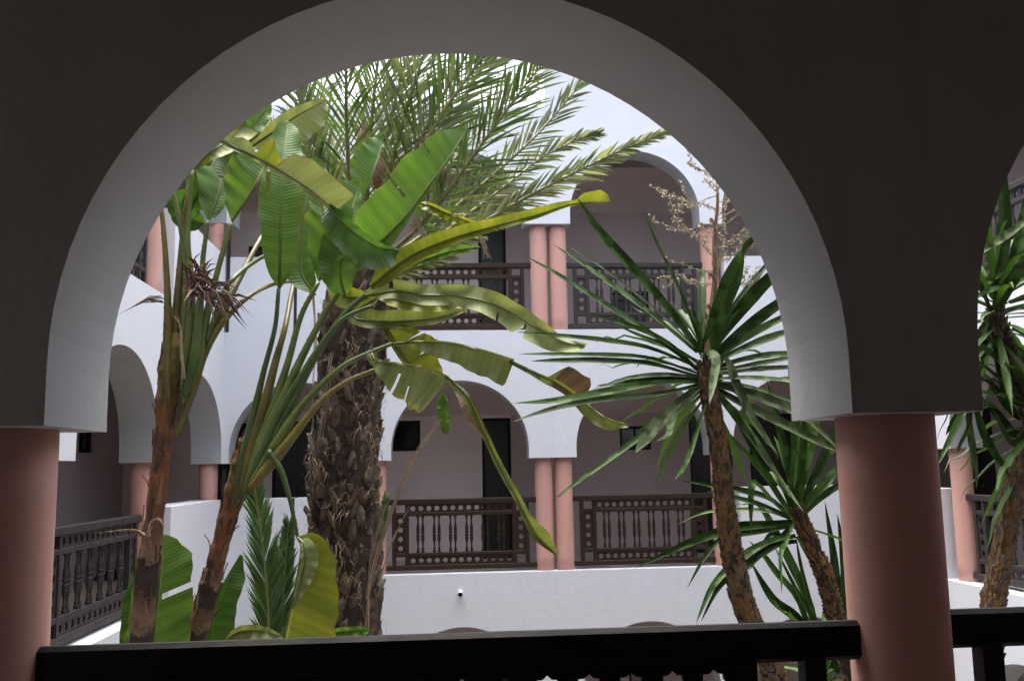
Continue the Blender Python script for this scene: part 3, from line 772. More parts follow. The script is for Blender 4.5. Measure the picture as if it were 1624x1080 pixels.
fr += [][:0]+[
    ([(588, 420, 7.6), (600, 300, 7.5), (620, 190, 7.4), (648, 80, 7.4), (690, -40, 7.5)], .52, 60, (PG, RACH, PD)),
    ([(598, 420, 7.6), (640, 320, 7.6), (690, 240, 7.6), (740, 150, 7.6), (790, 60, 7.6), (830, -20, 7.6)], .52, 60, (PD, RACH, PG)),
    ([(576, 420, 7.5), (535, 350, 7.3), (505, 290, 7.2), (488, 220, 7.1), (480, 120, 7.1)], .42, 56, (PG, RACH, PD)),
]
for i, (pts, ll, npr, ms) in enumerate(fr):
    frond(palm, pts, PYD, ll*1.08, int(npr*.95), ms, wid=.024, th=(46, 20) if ll > .3 else (34, 20), seed=i*11, rr=(.022, .004), start=.16)
# dead hanging material: dry frond stalks, seed tassels, spathes
def strands(parent, name, pts, Y, n, spread, r, mats, endspread=None):
    mb = MB()
    for q in range(n):
        o_ = [(p[0]+U(-1, 1)*(spread if i < len(pts)-1 else (endspread or spread)), p[1]+U(-1, 1)*spread*.6) for i, p in enumerate(pts)]
        if rnd() < .4: o_ = o_[:-1]
        c = cr(W3(o_, Y+U(-.04, .04)), 16); mb.tube(c, [r*(1.1-.8*i/15)*U(.7, 1.3) for i in range(16)], 4, random.randrange(len(mats)))
    return mb.build(name, mats, parent)
strands(palm, 'dry_frond_stalk', [(582, 995), (586, 930), (604, 860), (635, 775), (662, 715), (695, 668)], 7.0, 9, 3.0, .006, [DRY, BARKL], 12)
strands(palm, 'dry_frond_stalk', [(600, 930), (612, 880), (630, 840), (648, 802)], 7.0, 4, 3, .005, [DRY, BARKL], 5)
strands(palm, 'dry_frond_stalk', [(583, 950), (592, 870), (612, 800), (648, 762)], 7.05, 3, 3, .003, [DRY], 4)
strands(palm, 'hanging_seed_tassel', [(740, 372), (758, 372), (768, 390), (772, 410)], 7.3, 26, 4, .0028, [DRY, SEED], 8)
strands(palm, 'hanging_seed_tassel', [(672, 375), (662, 350), (655, 348), (652, 372)], 7.3, 26, 5, .0028, [DRY, SEED], 8)
strands(palm, 'hanging_fibre', [(524, 560), (518, 620), (508, 690), (496, 745), (482, 775)], 7.2, 5, 5, .0022, [DRY], 8)
strands(palm, 'hanging_fibre', [(497, 470), (500, 540), (497, 610), (498, 680)], 7.2, 5, 2.5, .004, [DRYP, DRY], 3)
for pts, w_ in (([(572, 250), (574, 225), (577, 200)], .045), ([(597, 300), (602, 270), (606, 245)], .05), ([(700, 215), (718, 206), (733, 198)], .02), ([(690, 290), (704, 276), (712, 262)], .03)):
    mb = MB(); c = cr(W3(pts, 7.2), 10); mb.tube(c, [w_*(.3+math.sin(PI*min(1, i/9+.05))*.8) for i in range(10)], 8, 0); mb.build('dry_spathe', DRYP, palm, True)

# ---------------------------------------------------------------- bird-of-paradise trees
def ringed_stem(parent, name, pts, rad, Y, seed=1, flaps=60, orange=()):
    R_ = random.Random(seed); c = cr(W3(pts, Y), 110); mb = MB(); k = 110
    r = []
    for i in range(k):
        t = i/(k-1); b = lerp(rad, t); r.append(b*(1+.05*math.sin(t*60)+.03*math.sin(t*133+1)))
    n = 16; bnd = [R_.choice((0, 1, 1, 0, 2)) for _ in range(60)]
    # segments with material bands
    ring = []
    a = None
    for i in range(k):
        T_ = (c[min(i+1, k-1)]-c[max(i-1, 0)]).normalized()
        if a is None: a = T_.orthogonal().normalized()
        a = (a-T_*a.dot(T_)).normalized(); b = T_.cross(a)
        ring.append([c[i]+(a*math.cos(2*PI*j/n)+b*math.sin(2*PI*j/n))*r[i]*(1+.05*math.sin(3*j+i*.3)) for j in range(n)])
    vs = [p for rg in ring for p in rg]
    for i in range(k-1):
        t = i/(k-1)
        for j in range(n):
            bt = t*26+.35*math.sin(2*PI*j/n+i*.05)
            mi = bnd[int(bt) % 60]
            if t > .55: mi = 3 if ((j*7+int(t*30)) % 5) else 1
            if t > .82: mi = 4 if ((j*5+int(t*20)) % 4) else 3
            t2_ = (i+1)/(k-1)
            mb.add([vs[i*n+j], vs[i*n+(j+1) % n], vs[(i+1)*n+(j+1) % n], vs[(i+1)*n+j]], [(0, 1, 2, 3)], 0, [(j/n, t), ((j+1)/n, t), ((j+1)/n, t2_), (j/n, t2_)])
    o = mb.build(name, [STEM], parent, False)
    import bmesh
    bm = bmesh.new(); bm.from_mesh(o.data); bmesh.ops.remove_doubles(bm, verts=bm.verts, dist=1e-5)
    for f in bm.faces: f.smooth = True
    bm.to_mesh(o.data); bm.free()
    fl = MB()
    for q in range(flaps):
        t = R_.uniform(.12, .97); i = min(k-2, int(t*(k-1))); T_ = (c[i+1]-c[i]).normalized(); g = R_.uniform(0, 2*PI)
        e1 = T_.orthogonal().normalized(); e2 = T_.cross(e1); out = e1*math.cos(g)+e2*math.sin(g); sd = T_.cross(out)
        B = c[i]+out*r[i]*.97; w = R_.uniform(.006, .020); h = R_.uniform(.04, .16); op = R_.uniform(.0, .10)
        if R_.random() < .12: op = R_.uniform(.3, .8)
        P_ = []; 
        for s in range(5):
            x = s/4; P_.append(B+T_*h*x+out*(op*h*x*x+.004)+sd*R_.uniform(-.006, .006))
        vs = []
        for s, p_ in enumerate(P_):
            ww = w*(1-.8*(s/4)**1.5); vs += [p_-sd*ww-out*.004, p_+out*.003, p_+sd*ww-out*.004]
        fl.add(vs, [(s*3+j, s*3+j+1, s*3+j+4, s*3+j+3) for s in range(4) for j in range(2)], R_.choice((0, 0, 2, 2, 1)) if t > .4 else R_.choice((0, 0, 1)))
    fl.build('peeling_bark', [BARK, BARKL, ORNG, DRYP], o)['kind'] = 'stuff'
    return o, c, r

def banana(label, name='bird_of_paradise_tree'):
    return thing(name, label, 'plant', (0, 0, 0))
t1 = banana('left paddle-leaved plant with an orange-brown peeling stem and a dry flower clump')
g1 = at(222, 1040, 5.3); t1.location = (g1.x, 5.3, ZG)
ringed_stem(t1, 'stem', [(205, 1500, 5.3), (212, 1200, 5.3), (222, 1030, 5.3), (238, 880, 5.3), (252, 760, 5.3), (262, 660, 5.3), (272, 590, 5.3), (284, 530, 5.3)],
            [(0, .07), (.4, .058), (.55, .047), (.7, .050), (.82, .066), (.93, .078), (1, .06)], 5.3, 5, 80)
def sheath(parent, pts, rad, Y, mat, name='petiole', n=30, flat=1.0):
    c = cr(W3(pts, Y), n); mb = MB(); mb.tube(c, [lerp(rad, i/(n-1)) for i in range(n)], 10, 0)
    # toothed dry margin
    for i in range(2, n-2):
        if rnd() < .45:
            T_ = (c[i+1]-c[i]).normalized(); D = (c[i]-CAM).normalized(); S_ = T_.cross(D).normalized(); r = lerp(rad, i/(n-1))
            a = c[i]+S_*r*.9-D*r*.4; mb.add([a-T_*.007, a+T_*.007, a+S_*.005+T_*.002], [(0, 1, 2)], 1)
    return mb.build(name, [mat, BARK], parent, True)
for pts, rad, m_ in (
    ([(268, 640), (266, 560), (266, 480), (262, 400), (256, 335), (244, 270)], [.012, .026, .017, .013, .010], SHEA),
    ([(274, 650), (277, 540), (284, 450), (292, 360), (303, 285), (322, 170, 5.9)], [.012, .028, .020, .014, .011], SHEA),
    ([(284, 600), (292, 520), (296, 440), (288, 370), (276, 310), (262, 260)], [.012, .026, .016, .013, .011], PET),
    ([(288, 620), (300, 540), (304, 460), (298, 390), (300, 330), (304, 270)], [.014, .030, .020, .016, .013, .011], PET),
    ([(292, 630), (310, 560), (318, 470), (322, 410), (330, 350)], [.014, .030, .020, .014, .011], PETD),
    ([(290, 640), (312, 580), (328, 500), (345, 430), (368, 352)], [.014, .030, .022, .016, .013], PET),
    ([(284, 670), (310, 590), (332, 540), (365, 470), (410, 385, 5.6), (432, 350, 6.0)], [.012, .030, .022, .016, .012], SHEA),
    ([(328, 540), (352, 470), (372, 440), (412, 410, 5.6), (445, 398, 6.1)], [.012, .015, .013, .011], PETD),
    ([(282, 690), (305, 620), (325, 560), (355, 510), (395, 470), (436, 450, 5.6), (470, 446, 6.1)], [.012, .026, .018, .014, .012, .010], SHEA)):
    sheath(t1, pts, rad, 5.25+U(-.06, .06), m_)
strands(t1, 'dry_sheath_strip', [(292, 600), (288, 560), (286, 520), (280, 500)], 5.15, 4, 3, .005, [DRY, DRYP], 4)
# dried bract clump
def clump(parent, name, u, v, Y, n, l, mats, bias=Vector((.3, -.2, .3)), w=.010):
    mb = MB()
    for q in range(n):
        a = at(u+U(-14, 14), v+U(-18, 18), Y)+Vector((0, U(-.04, .04), 0)); d = (Vector((U(-1, 1), U(-1, .6), U(-1, 1)))*.9+bias).normalized(); ll = l*U(.5, 1.2)
        b = a+d*ll*.5+Vector((0, 0, .01)); e = a+d*ll+Vector((0, 0, -.2*ll)); s = d.cross(Vector((U(-.3, .3), 1, U(-.3, .3)))).normalized()*w*U(.4, 1); nn = d.cross(s).normalized()*w*.3
        mb.add([a-s*.5, a+s*.5, b+s, b-s, e, b+nn], [(0, 1, 2, 5), (0, 5, 3), (3, 5, 4), (5, 2, 4)], random.randrange(len(mats)))
    return mb.build(name, mats, parent)
clump(t1, 'dried_flower_clump', 312, 452, 5.05, 120, .15, [SPIKE, BARK, SPIKE, DRYP], Vector((.25, -.3, .25)), .008)
clump(t1, 'dried_flower_clump', 338, 470, 5.0, 26, .2, [SPIKE, BARK], Vector((1.2, -.2, -.35)), .010)
clump(t1, 'dried_flower_clump', 262, 478, 5.1, 5, .2, [SPIKE, BARK], Vector((-1.9, -.1, -.15)), .010)
strands(t1, 'torn_bark_strip', [(228, 850), (215, 842), (190, 842), (160, 845)], 5.0, 5, 3, .008, [DRYP, BARKL], 5)
strands(t1, 'torn_bark_strip', [(236, 850), (240, 828), (252, 822), (262, 838)], 5.05, 5, 3, .005, [BARKL, DRY], 4)
# leaves of the left plant
Y1 = 5.5
leaf(t1, [(300, 335, 5.5), (318, 300, 5.5), (333, 270, 5.5), (350, 235, 5.6), (362, 205, 5.7)], 34, 42, 20, 15, (10, -20), (BD, PETD), name='leaf')
leaf(t1, [(330, 352, 5.4), (345, 315, 5.45), (352, 285, 5.5), (352, 240, 5.6), (345, 200, 5.7)], 46, 26, 10, 30, (25, 10), (BG, PETD))
leaf(t1, [(368, 352, 5.2), (388, 322, 5.2), (408, 288, 5.2), (424, 256, 5.25)], [(0, 2), (.12, 26), (.3, 44), (.6, 54), (.85, 44), (1, 8)], [(0, 0), (.5, 4), (1, 2)], 5, 60, (25, 0), (BG, PETD), n=50)
leaf(t1, [(338, 262, 5.6), (360, 240, 5.6), (385, 215, 5.6), (408, 192, 5.65), (429, 166, 5.7)], 22, 20, 20, 20, (30, 20), (BG, PETD))
leaf(t1, [(306, 268, 5.3), (318, 256, 5.3), (330, 244, 5.3), (348, 232, 5.35), (390, 200, 5.6), (420, 178, 5.8)], 8, 26, 30, 10, (20, 60), (BY, PETD), n=40)
leaf(t1, [(304, 300, 5.7), (290, 320, 5.75), (300, 345, 5.8), (325, 355, 5.8)], 26, 30, 20, 30, (20, 20), (BD, PETD))
# the long torn, flipped leaf crossing the arch
leaf(t1, [(330, 214, 5.25), (392, 243, 5.1), (440, 268, 5.0), (490, 300, 4.95), (530, 332, 4.95)],
     [(0, 3), (.12, 10), (.26, 24), (.33, 20), (.40, 6), (.41, 30), (.47, 46), (.53, 26), (.58, 14), (.585, 40), (.72, 46), (.88, 44), (.97, 40), (1, 6)],
     [(0, 3), (.3, 7), (.6, 6), (.9, 9), (1, 3)], 20, 10, (20, 30), (BP, PETD, BY), n=90, second=(.40, .58, 0), ripple=.012, rib=.010, slant=.38, label='long torn grey-green leaf with a flipped yellow edge')
leaf(t1, [(516, 322, 4.98), (535, 345, 4.93), (565, 372, 4.93), (600, 392, 5.0), (632, 397, 5.1)], [(0, 2), (.2, 16), (.5, 15), (.8, 8), (1, 2)], [(0, 6), (.15, 30), (.4, 42), (.65, 40), (.85, 24), (1, 3)], 30, 12, (20, 40), (BD, PETD), n=50, slant=.3)
leaf(t1, [(424, 262, 5.05), (426, 285, 5.0), (425, 312, 5.0)], 4, 4, 20, 20, (0, 0), (BY, PETD), n=14, rib=.003)

t2 = banana('leaning paddle-leaved plant with large green leaves in front of the palm trunk')
g2 = at(300, 1040, 5.7); t2.location = (g2.x, 5.7, ZG)
Y2 = 5.7
ringed_stem(t2, 'stem', [(240, 1500, 5.8), (275, 1200, 5.75), (308, 1020, 5.7), (332, 930, 5.7), (348, 870, 5.7), (368, 800, 5.7), (390, 740, 5.7), (412, 690, 5.7)],
            [(0, .07), (.4, .062), (.55, .050), (.7, .056), (.85, .086), (.95, .098), (1, .07)], 5.7, 9, 70)
pet2 = [
    ([(372, 800), (388, 730), (402, 660), (418, 590), (436, 520), (442, 458)], [.016, .036, .024, .017, .014, .012], PETD),
    ([(380, 790), (398, 720), (420, 640), (438, 570), (452, 520), (462, 468, 5.8), (470, 430, 6.0)], [.016, .036, .026, .018, .015, .012], SHEA),
    ([(385, 790), (412, 710), (436, 640), (458, 570), (478, 500), (505, 448)], [.018, .040, .028, .020, .016, .013], PET),
    ([(388, 780), (420, 700), (450, 630), (482, 560), (520, 490), (570, 415)], [.018, .042, .030, .022, .018, .015], PET),
    ([(392, 776), (430, 700), (462, 640), (498, 570), (545, 500), (600, 450)], [.018, .040, .028, .021, .018, .015], PETD),
    ([(386, 790), (410, 730), (440, 660), (475, 600), (510, 545), (545, 505), (590, 485)], [.016, .034, .026, .018, .015, .013, .012], PETD),
    ([(396, 770), (432, 715), (466, 660), (505, 615), (545, 580), (585, 560), (622, 545)], [.016, .036, .026, .019, .015, .013, .012], PET),
    ([(392, 780), (430, 735), (466, 690), (505, 640), (545, 608), (580, 592), (600, 585)], [.016, .036, .026, .019, .015, .013, .012], SHEA),
    ([(425, 715), (445, 745), (458, 785), (466, 820), (472, 852)], [.020, .018, .013, .011, .010], PETD)]
for i, (pts, rad, m_) in enumerate(pet2): sheath(t2, pts, rad, 5.6-.02*i, m_)
# big upright paddle leaves
leaf(t2, [(443, 458, 5.6), (444, 400, 5.55), (445, 330, 5.55), (449, 260, 5.6), (457, 192, 5.75)], 37, 37, 14, 14, (20, 20), (BG, PET), rib=.010, n=90, tears=((1, .36, .6, .012), (0, .62, .7, .012)))
leaf(t2, [(500, 468, 5.75), (478, 430, 5.8), (480, 360, 5.85), (488, 300, 5.9), (500, 250, 6.0)], 36, 44, 20, 20, (10, 20), (BG, PET))
leaf(t2, [(506, 446, 5.4), (530, 405, 5.4), (548, 370, 5.4), (560, 330, 5.45), (572, 290, 5.5)], [(0, 4), (.15, 44), (.35, 70), (.55, 72), (.75, 60), (.9, 36), (1, 6)], [(0, 2), (.3, 22), (.6, 24), (1, 2)], 8, 40, (20, 20), (BG, PET), n=70, tears=((0, .5, .75, .015),))
leaf(t2, [(578, 318, 5.7), (590, 280, 5.7), (602, 245, 5.75), (609, 212, 5.8)], [(0, 6), (.15, 34), (.35, 44), (.6, 38), (.85, 20), (1, 2)], [(0, 0), (.5, 4), (1, 2)], 12, 60, (20, 0), (BG, PET), n=50)
leaf(t2, [(565, 425, 5.35), (596, 392, 5.3), (640, 348, 5.25), (690, 282, 5.25), (722, 236, 5.3), (741, 202, 5.35)],
     [(0, 6), (.06, 40), (.16, 60), (.3, 66), (.55, 62), (.75, 48), (.9, 28), (1, 3)], [(0, 10), (.15, 24), (.35, 10), (.7, 4), (1, 2)], 8, 35, (25, 10), (BG, PET), n=110, rib=.012, tears=((0, .44, .35, .010), (0, .70, .5, .010)))
leaf(t2, [(548, 470, 5.45), (540, 440, 5.4), (542, 405, 5.4), (556, 368, 5.4), (580, 330, 5.5)], 40, 34, 10, 20, (20, 20), (BG, PET), n=50)
leaf(t2, [(400, 232, 6.0), (430, 212, 6.0), (468, 186, 6.0), (500, 168, 6.05), (518, 158, 6.1)], [(0, 6), (.3, 18), (.6, 16), (1, 3)], [(0, 6), (.25, 34), (.5, 42), (.75, 34), (1, 3)], 20, 5, (20, 20), (BP, PET), n=50)
leaf(t2, [(526, 300, 5.8), (534, 280, 5.8), (545, 250, 5.8)], 7, 9, 30, 20, (10, 10), (BP, PET), n=20)
# long narrow yellow-green leaf with rolled tip
leaf(t2, [(588, 455, 5.3), (625, 425, 5.2), (665, 400, 5.15), (720, 378, 5.1), (790, 358, 5.1), (850, 342, 5.15), (908, 324, 5.2), (968, 320, 5.3)],
     [(0, 6), (.1, 24), (.25, 22), (.5, 17), (.75, 12), (.84, 6), (.86, 18), (.93, 22), (.985, 14), (1, 3)], [(0, 10), (.08, 26), (.2, 26), (.4, 16), (.7, 9), (.9, 4), (1, 2)], 15, 40, (30, 40), (BY, PET), n=80, rib=.010, label='long narrow yellow-green leaf with a curled tip')
leaf(t2, [(640, 425, 5.5), (680, 410, 5.5), (720, 398, 5.5), (762, 392, 5.5)], 9, 8, 20, 20, (10, 10), (BG, PET), n=30)
leaf(t2, [(655, 318, 5.9), (685, 328, 5.8), (715, 342, 5.75), (745, 352, 5.75), (770, 358, 5.8)], 10, 14, 30, 10, (60, 60), (BY, PET), n=36, ripple=.03)
# drooping wavy leaf
leaf(t2, [(580, 470, 5.4), (625, 462, 5.3), (670, 468, 5.2), (730, 470, 5.15), (790, 486, 5.15), (850, 520, 5.15), (895, 542, 5.2), (928, 548, 5.25)],
     [(0, 4), (.1, 22), (.25, 18), (.5, 22), (.7, 20), (.85, 10), (1, 3)], [(0, 4), (.1, 16), (.3, 24), (.5, 26), (.68, 40), (.72, 14), (.73, 36), (.85, 34), (1, 4)], -30, 20, (70, 60), (BP, PET, BY), n=90, ripple=.035, tears=((1, .60, .3, .012), (1, .725, .2, .02), (0, .12, .3, .02)), label='drooping pale leaf with wavy edges')
leaf(t2, [(590, 462, 5.6), (640, 478, 5.5), (700, 482, 5.45), (750, 478, 5.5)], 16, 20, 10, 20, (20, 60), (BY, PET), n=50, ripple=.03)
leaf(t2, [(600, 470, 5.75), (560, 500, 5.7), (600, 510, 5.6), (680, 506, 5.6), (738, 492, 5.65)], 20, 14, 10, 20, (20, 30), (BO, PET), n=40)
# yellow midribbed torn strips
leaf(t2, [(606, 510, 5.6), (630, 550, 5.6), (660, 590, 5.55), (690, 625, 5.55)], [(0, 4), (.1, 30), (.29, 46), (.3, 12), (.33, 52), (.55, 60), (.56, 14), (.6, 48), (.9, 30), (1, 3)], 10, 10, 20, (20, 30), (BY, PET), n=60, rib=.016)
leaf(t2, [(590, 470, 5.8), (545, 470, 5.8), (540, 430, 5.85), (575, 415, 5.9)], 22, 24, 20, 20, (20, 20), (BY, PET), n=30)
# leaf draping to the right, second half twisted with a scorched flap
leaf(t2, [(622, 545, 5.3), (665, 542, 5.2), (715, 545, 5.15), (770, 558, 5.15), (815, 572, 5.15)], [(0, 2), (.4, 3), (1, 3)], [(0, 4), (.15, 8), (.4, 24), (.7, 38), (.98, 46), (1, 4)], 20, 8, (10, 20), (BO, PET), n=60, rib=.006, slant=.02)
leaf(t2, [(808, 572, 5.15), (850, 592, 5.15), (890, 612, 5.2), (930, 642, 5.25), (962, 664, 5.25), (994, 674, 5.3)],
     [(0, 2), (.3, 3), (.36, 34), (.5, 40), (.56, 30), (.60, 3), (1, 2)], [(0, 4), (.3, 10), (.5, 10), (.7, 20), (.85, 18), (1, 3)], 10, 10, (20, 30), (BO, PET, BB), n=70, second=(.34, .60, .2), rib=.006, label='twisted olive leaf end with a scorched brown flap')
# big torn leaf and its long hanging strip
leaf(t2, [(598, 584, 5.35), (590, 560, 5.35), (598, 572, 5.3), (640, 580, 5.2), (680, 585, 5.15), (712, 600, 5.15)], [(0, 3), (.5, 4), (1, 3)], [(0, 4), (.3, 12), (.45, 34), (.62, 54), (.8, 72), (.97, 74), (1, 8)], 10, 5, (10, 20), (BO, PET, BY), n=80, tears=((1, .56, .35, .02), (1, .66, .6, .015), (1, .74, .8, .012)), second=(.4, 1, .8), rib=.006, slant=-.08)
leaf(t2, [(705, 595, 5.15), (740, 628, 5.15), (765, 680, 5.15), (790, 735, 5.15), (820, 790, 5.15), (850, 845, 5.2), (882, 878, 5.25)],
     [(0, 3), (.2, 8), (.4, 9), (.6, 10), (.75, 11), (.82, 24), (.9, 22), (1, 6)], [(0, 3), (.15, 26), (.25, 24), (.34, 8), (.5, 8), (.7, 8), (.85, 14), (1, 3)], 30, 30, (40, 40), (BO, PET, BB), n=90, second=(.1, .34, .45), rib=.006, ripple=.02, label='long hanging leaf strip with brown and yellow scorching')
leaf(t2, [(702, 622, 5.3), (704, 650, 5.3), (708, 690, 5.3)], 10, 12, 20, 20, (20, 20), (BG, PET), n=24, rib=.003)
# folded hanging leaf
leaf(t2, [(472, 852, 5.0), (478, 866, 4.98), (474, 900, 4.95), (464, 950, 4.95), (452, 1010, 5.0), (440, 1080, 5.1)],
     [(0, 4), (.06, 40), (.12, 56), (.25, 68), (.45, 78), (.7, 86), (.9, 70), (1, 4)], [(0, 2), (.1, 3), (1, 3)], 5, 60, (30, 20), (BY, PET), n=70, ripple=.008)
leaf(t2, [(472, 852, 4.96), (482, 864, 4.93), (484, 890, 4.92), (474, 930, 4.92), (464, 965, 4.94)], [(0, 3), (.2, 20), (.45, 22), (.7, 12), (1, 2)], [(0, 2), (.3, 10), (1, 2)], 10, 20, (30, 40), (BP, PET), n=40)

# low leafy suckers
t3 = thing('paddle_leaf_sucker', 'low broad green leaves growing beside the left stem, one split by a tear', 'plant'); g3 = at(250, 1100, 5.6); t3.location = (g3.x, 5.6, ZG)
leaf(t3, [(240, 1120, 5.5), (244, 1010, 5.5), (252, 930, 5.5), (260, 848, 5.55)], [(0, 30), (.3, 46), (.6, 40), (.85, 22), (1, 2)], [(0, 40), (.3, 55), (.5, 52), (.62, 50), (.8, 44), (.93, 22), (1, 2)], 20, 8, (20, 20), (BG, PET), n=90, m=8, tears=((1, .62, .12, .035),), rib=.013, slant=.3)
leaf(t3, [(214, 1120, 5.8), (206, 1010, 5.8), (208, 950, 5.8), (222, 880, 5.85)], [(0, 20), (.4, 18), (.7, 12), (1, 2)], 36, 25, 20, (20, 20), (BD, PET), n=40)
sheath(t3, [(240, 1500), (238, 1300), (240, 1120)], [.04, .03, .018], 5.5, PETD)
t3 = thing('paddle_leaf_sucker', 'single broad leaf standing right of the leaning stem foot', 'plant'); t3.location = (at(330, 1100, 6).x, 6, ZG)
leaf(t3, [(322, 1120, 6.0), (334, 1000, 6.0), (352, 940, 6.0), (382, 880, 6.05)], [(0, 12), (.5, 10), (1, 2)], [(0, 30), (.3, 38), (.6, 32), (.85, 24), (1, 3)], 20, 8, (20, 20), (BD, PET), n=50)
sheath(t3, [(300, 1500), (310, 1300), (322, 1120)], [.04, .03, .018], 6.0, PETD)
leaf(t3, [(350, 1030, 5.9), (375, 1004, 5.9), (410, 1000, 5.8), (450, 1010, 5.7)], 10, 30, 30, 10, (0, 40), (BP, PET), n=30)
leaf(t3, [(500, 1030, 5.9), (530, 1005, 5.9), (560, 1000, 5.8), (592, 999, 5.7)], 8, 14, 30, 10, (0, 40), (BG, PET), n=30)

# ---------------------------------------------------------------- young palm with upright fronds
yp = thing('young_palm', 'small young palm whose two feathery green fronds stand before the white parapet', 'palm tree'); yp.location = (at(430, 1100, 6.6).x, 6.6, ZG)
frond(yp, [(430, 1600), (430, 1300), (428, 1100), (426, 1000), (420, 900), (404, 775), (398, 735)], 6.4, .30, 110, (PN, RACH, PD), wid=.020, th=(32, 22), lift=10, droop=.1, rr=(.016, .004), start=.35, jit=.6, seed=5)
frond(yp, [(436, 1600), (440, 1300), (444, 1100), (446, 1000), (450, 920), (458, 830)], 6.5, .27, 100, (PN, RACH, PD), wid=.020, th=(34, 22), lift=10, droop=.1, rr=(.016, .004), start=.35, jit=.6, seed=6)
frond(yp, [(436, 1600), (470, 1300), (520, 1100), (570, 940), (600, 850), (612, 790)], 8.2, .2, 80, (PN, RACH, PD), wid=.020, th=(34, 22), lift=10, droop=.1, rr=(.016, .004), start=.4, jit=.6, seed=7)

# ---------------------------------------------------------------- yuccas
def scaly(parent, pts, rad, Y, mats, density=1.0, n=80, stub=(.02, .045), seed=2, open_=.5):
    R_ = random.Random(seed); c = cr(W3(pts, Y), n); mb = MB()
    mb.tube(c, [lerp(rad, i/(n-1))*(1+.05*math.sin(i*1.7)) for i in range(n)], 12, 1)
    L_ = sum((b-a).length for a, b in zip(c[:-1], c[1:])); cnt = int(L_*230*density); g = 0
    for q in range(cnt):
        x = (q+.5)/cnt*(n-1); i = min(n-2, int(x)); P = c[i].lerp(c[i+1], x-i); T_ = (c[i+1]-c[i]).normalized(); r = lerp(rad, x/(n-1))
        g += 2.4+R_.uniform(-.2, .2); e1 = T_.orthogonal().normalized(); e2 = T_.cross(e1); out = e1*math.cos(g)+e2*math.sin(g); sd = T_.cross(out)
        B = P+out*r*.9; w = r*R_.uniform(.25, .6); h = R_.uniform(*stub)*R_.uniform(.5, 1.1); op = open_*R_.uniform(.2, 1.3)
        up = (T_+out*op).normalized(); tip = B+up*h+out*.006
        vs = [B-sd*w-T_*.012, B+out*.012-T_*.016, B+sd*w-T_*.012, tip+sd*w*.5, tip+out*.010, tip-sd*w*.5]
        mb.add(vs, [(0, 1, 4, 5), (1, 2, 3, 4), (5, 4, 3)], R_.choice((0, 0, 1, 2)))
    return mb.build('trunk', mats, parent)
def yleaf(parent, pts, Y, wpx, mat, nrm=None, fold=.35, taper=None):
    c = cr(W3(pts, Y), 16); w = wpx*(.92 if Y < 5.5 else .84)*c[8].y/FPX; mb = MB()
    for i_ in range(16): c[i_] = c[i_]+Vector((0, U(-.004, .004), U(-.003, .003)))*(i_/15); strap(mb, c, w, 0, fold, nrm, taper)
    return mb.build('leaf', mat, parent, True)
def face_n(k=1.0):
    v = Vector((U(-.4, .4), -1*k, U(.1, 1.3))); return v.normalized()
def rosette(parent, u, v, Y, n, l, wpx, seed, down=.3, mats=(YG, YD), emin=-50, emax=80, avoid=None):
    """procedural leaves around head axis"""
    R_ = random.Random(seed); H = at(u, v, Y); g = 0
    for q in range(n):
        g += 2.39996; t = q/n; el = math.radians(emin+(emax-emin)*t+R_.uniform(-8, 8)); az = g
        d = Vector((math.cos(az)*math.cos(el), math.sin(az)*math.cos(el), math.sin(el)))
        if avoid and avoid(d): continue
        ll = l*R_.uniform(.75, 1.1); st = H+Vector((0, 0, (t-.5)*.30))+d*.02
        P = [st+d*ll*(i/12)+Vector((0, 0, -down*R_.uniform(.8, 1.2)*ll*(i/12)**2.2)) for i in range(13)]
        mb = MB(); strap(mb, P, wpx*Y/FPX*R_.uniform(.8, 1.1), 0, .4); mb.build('leaf', R_.choice(mats), parent, True)

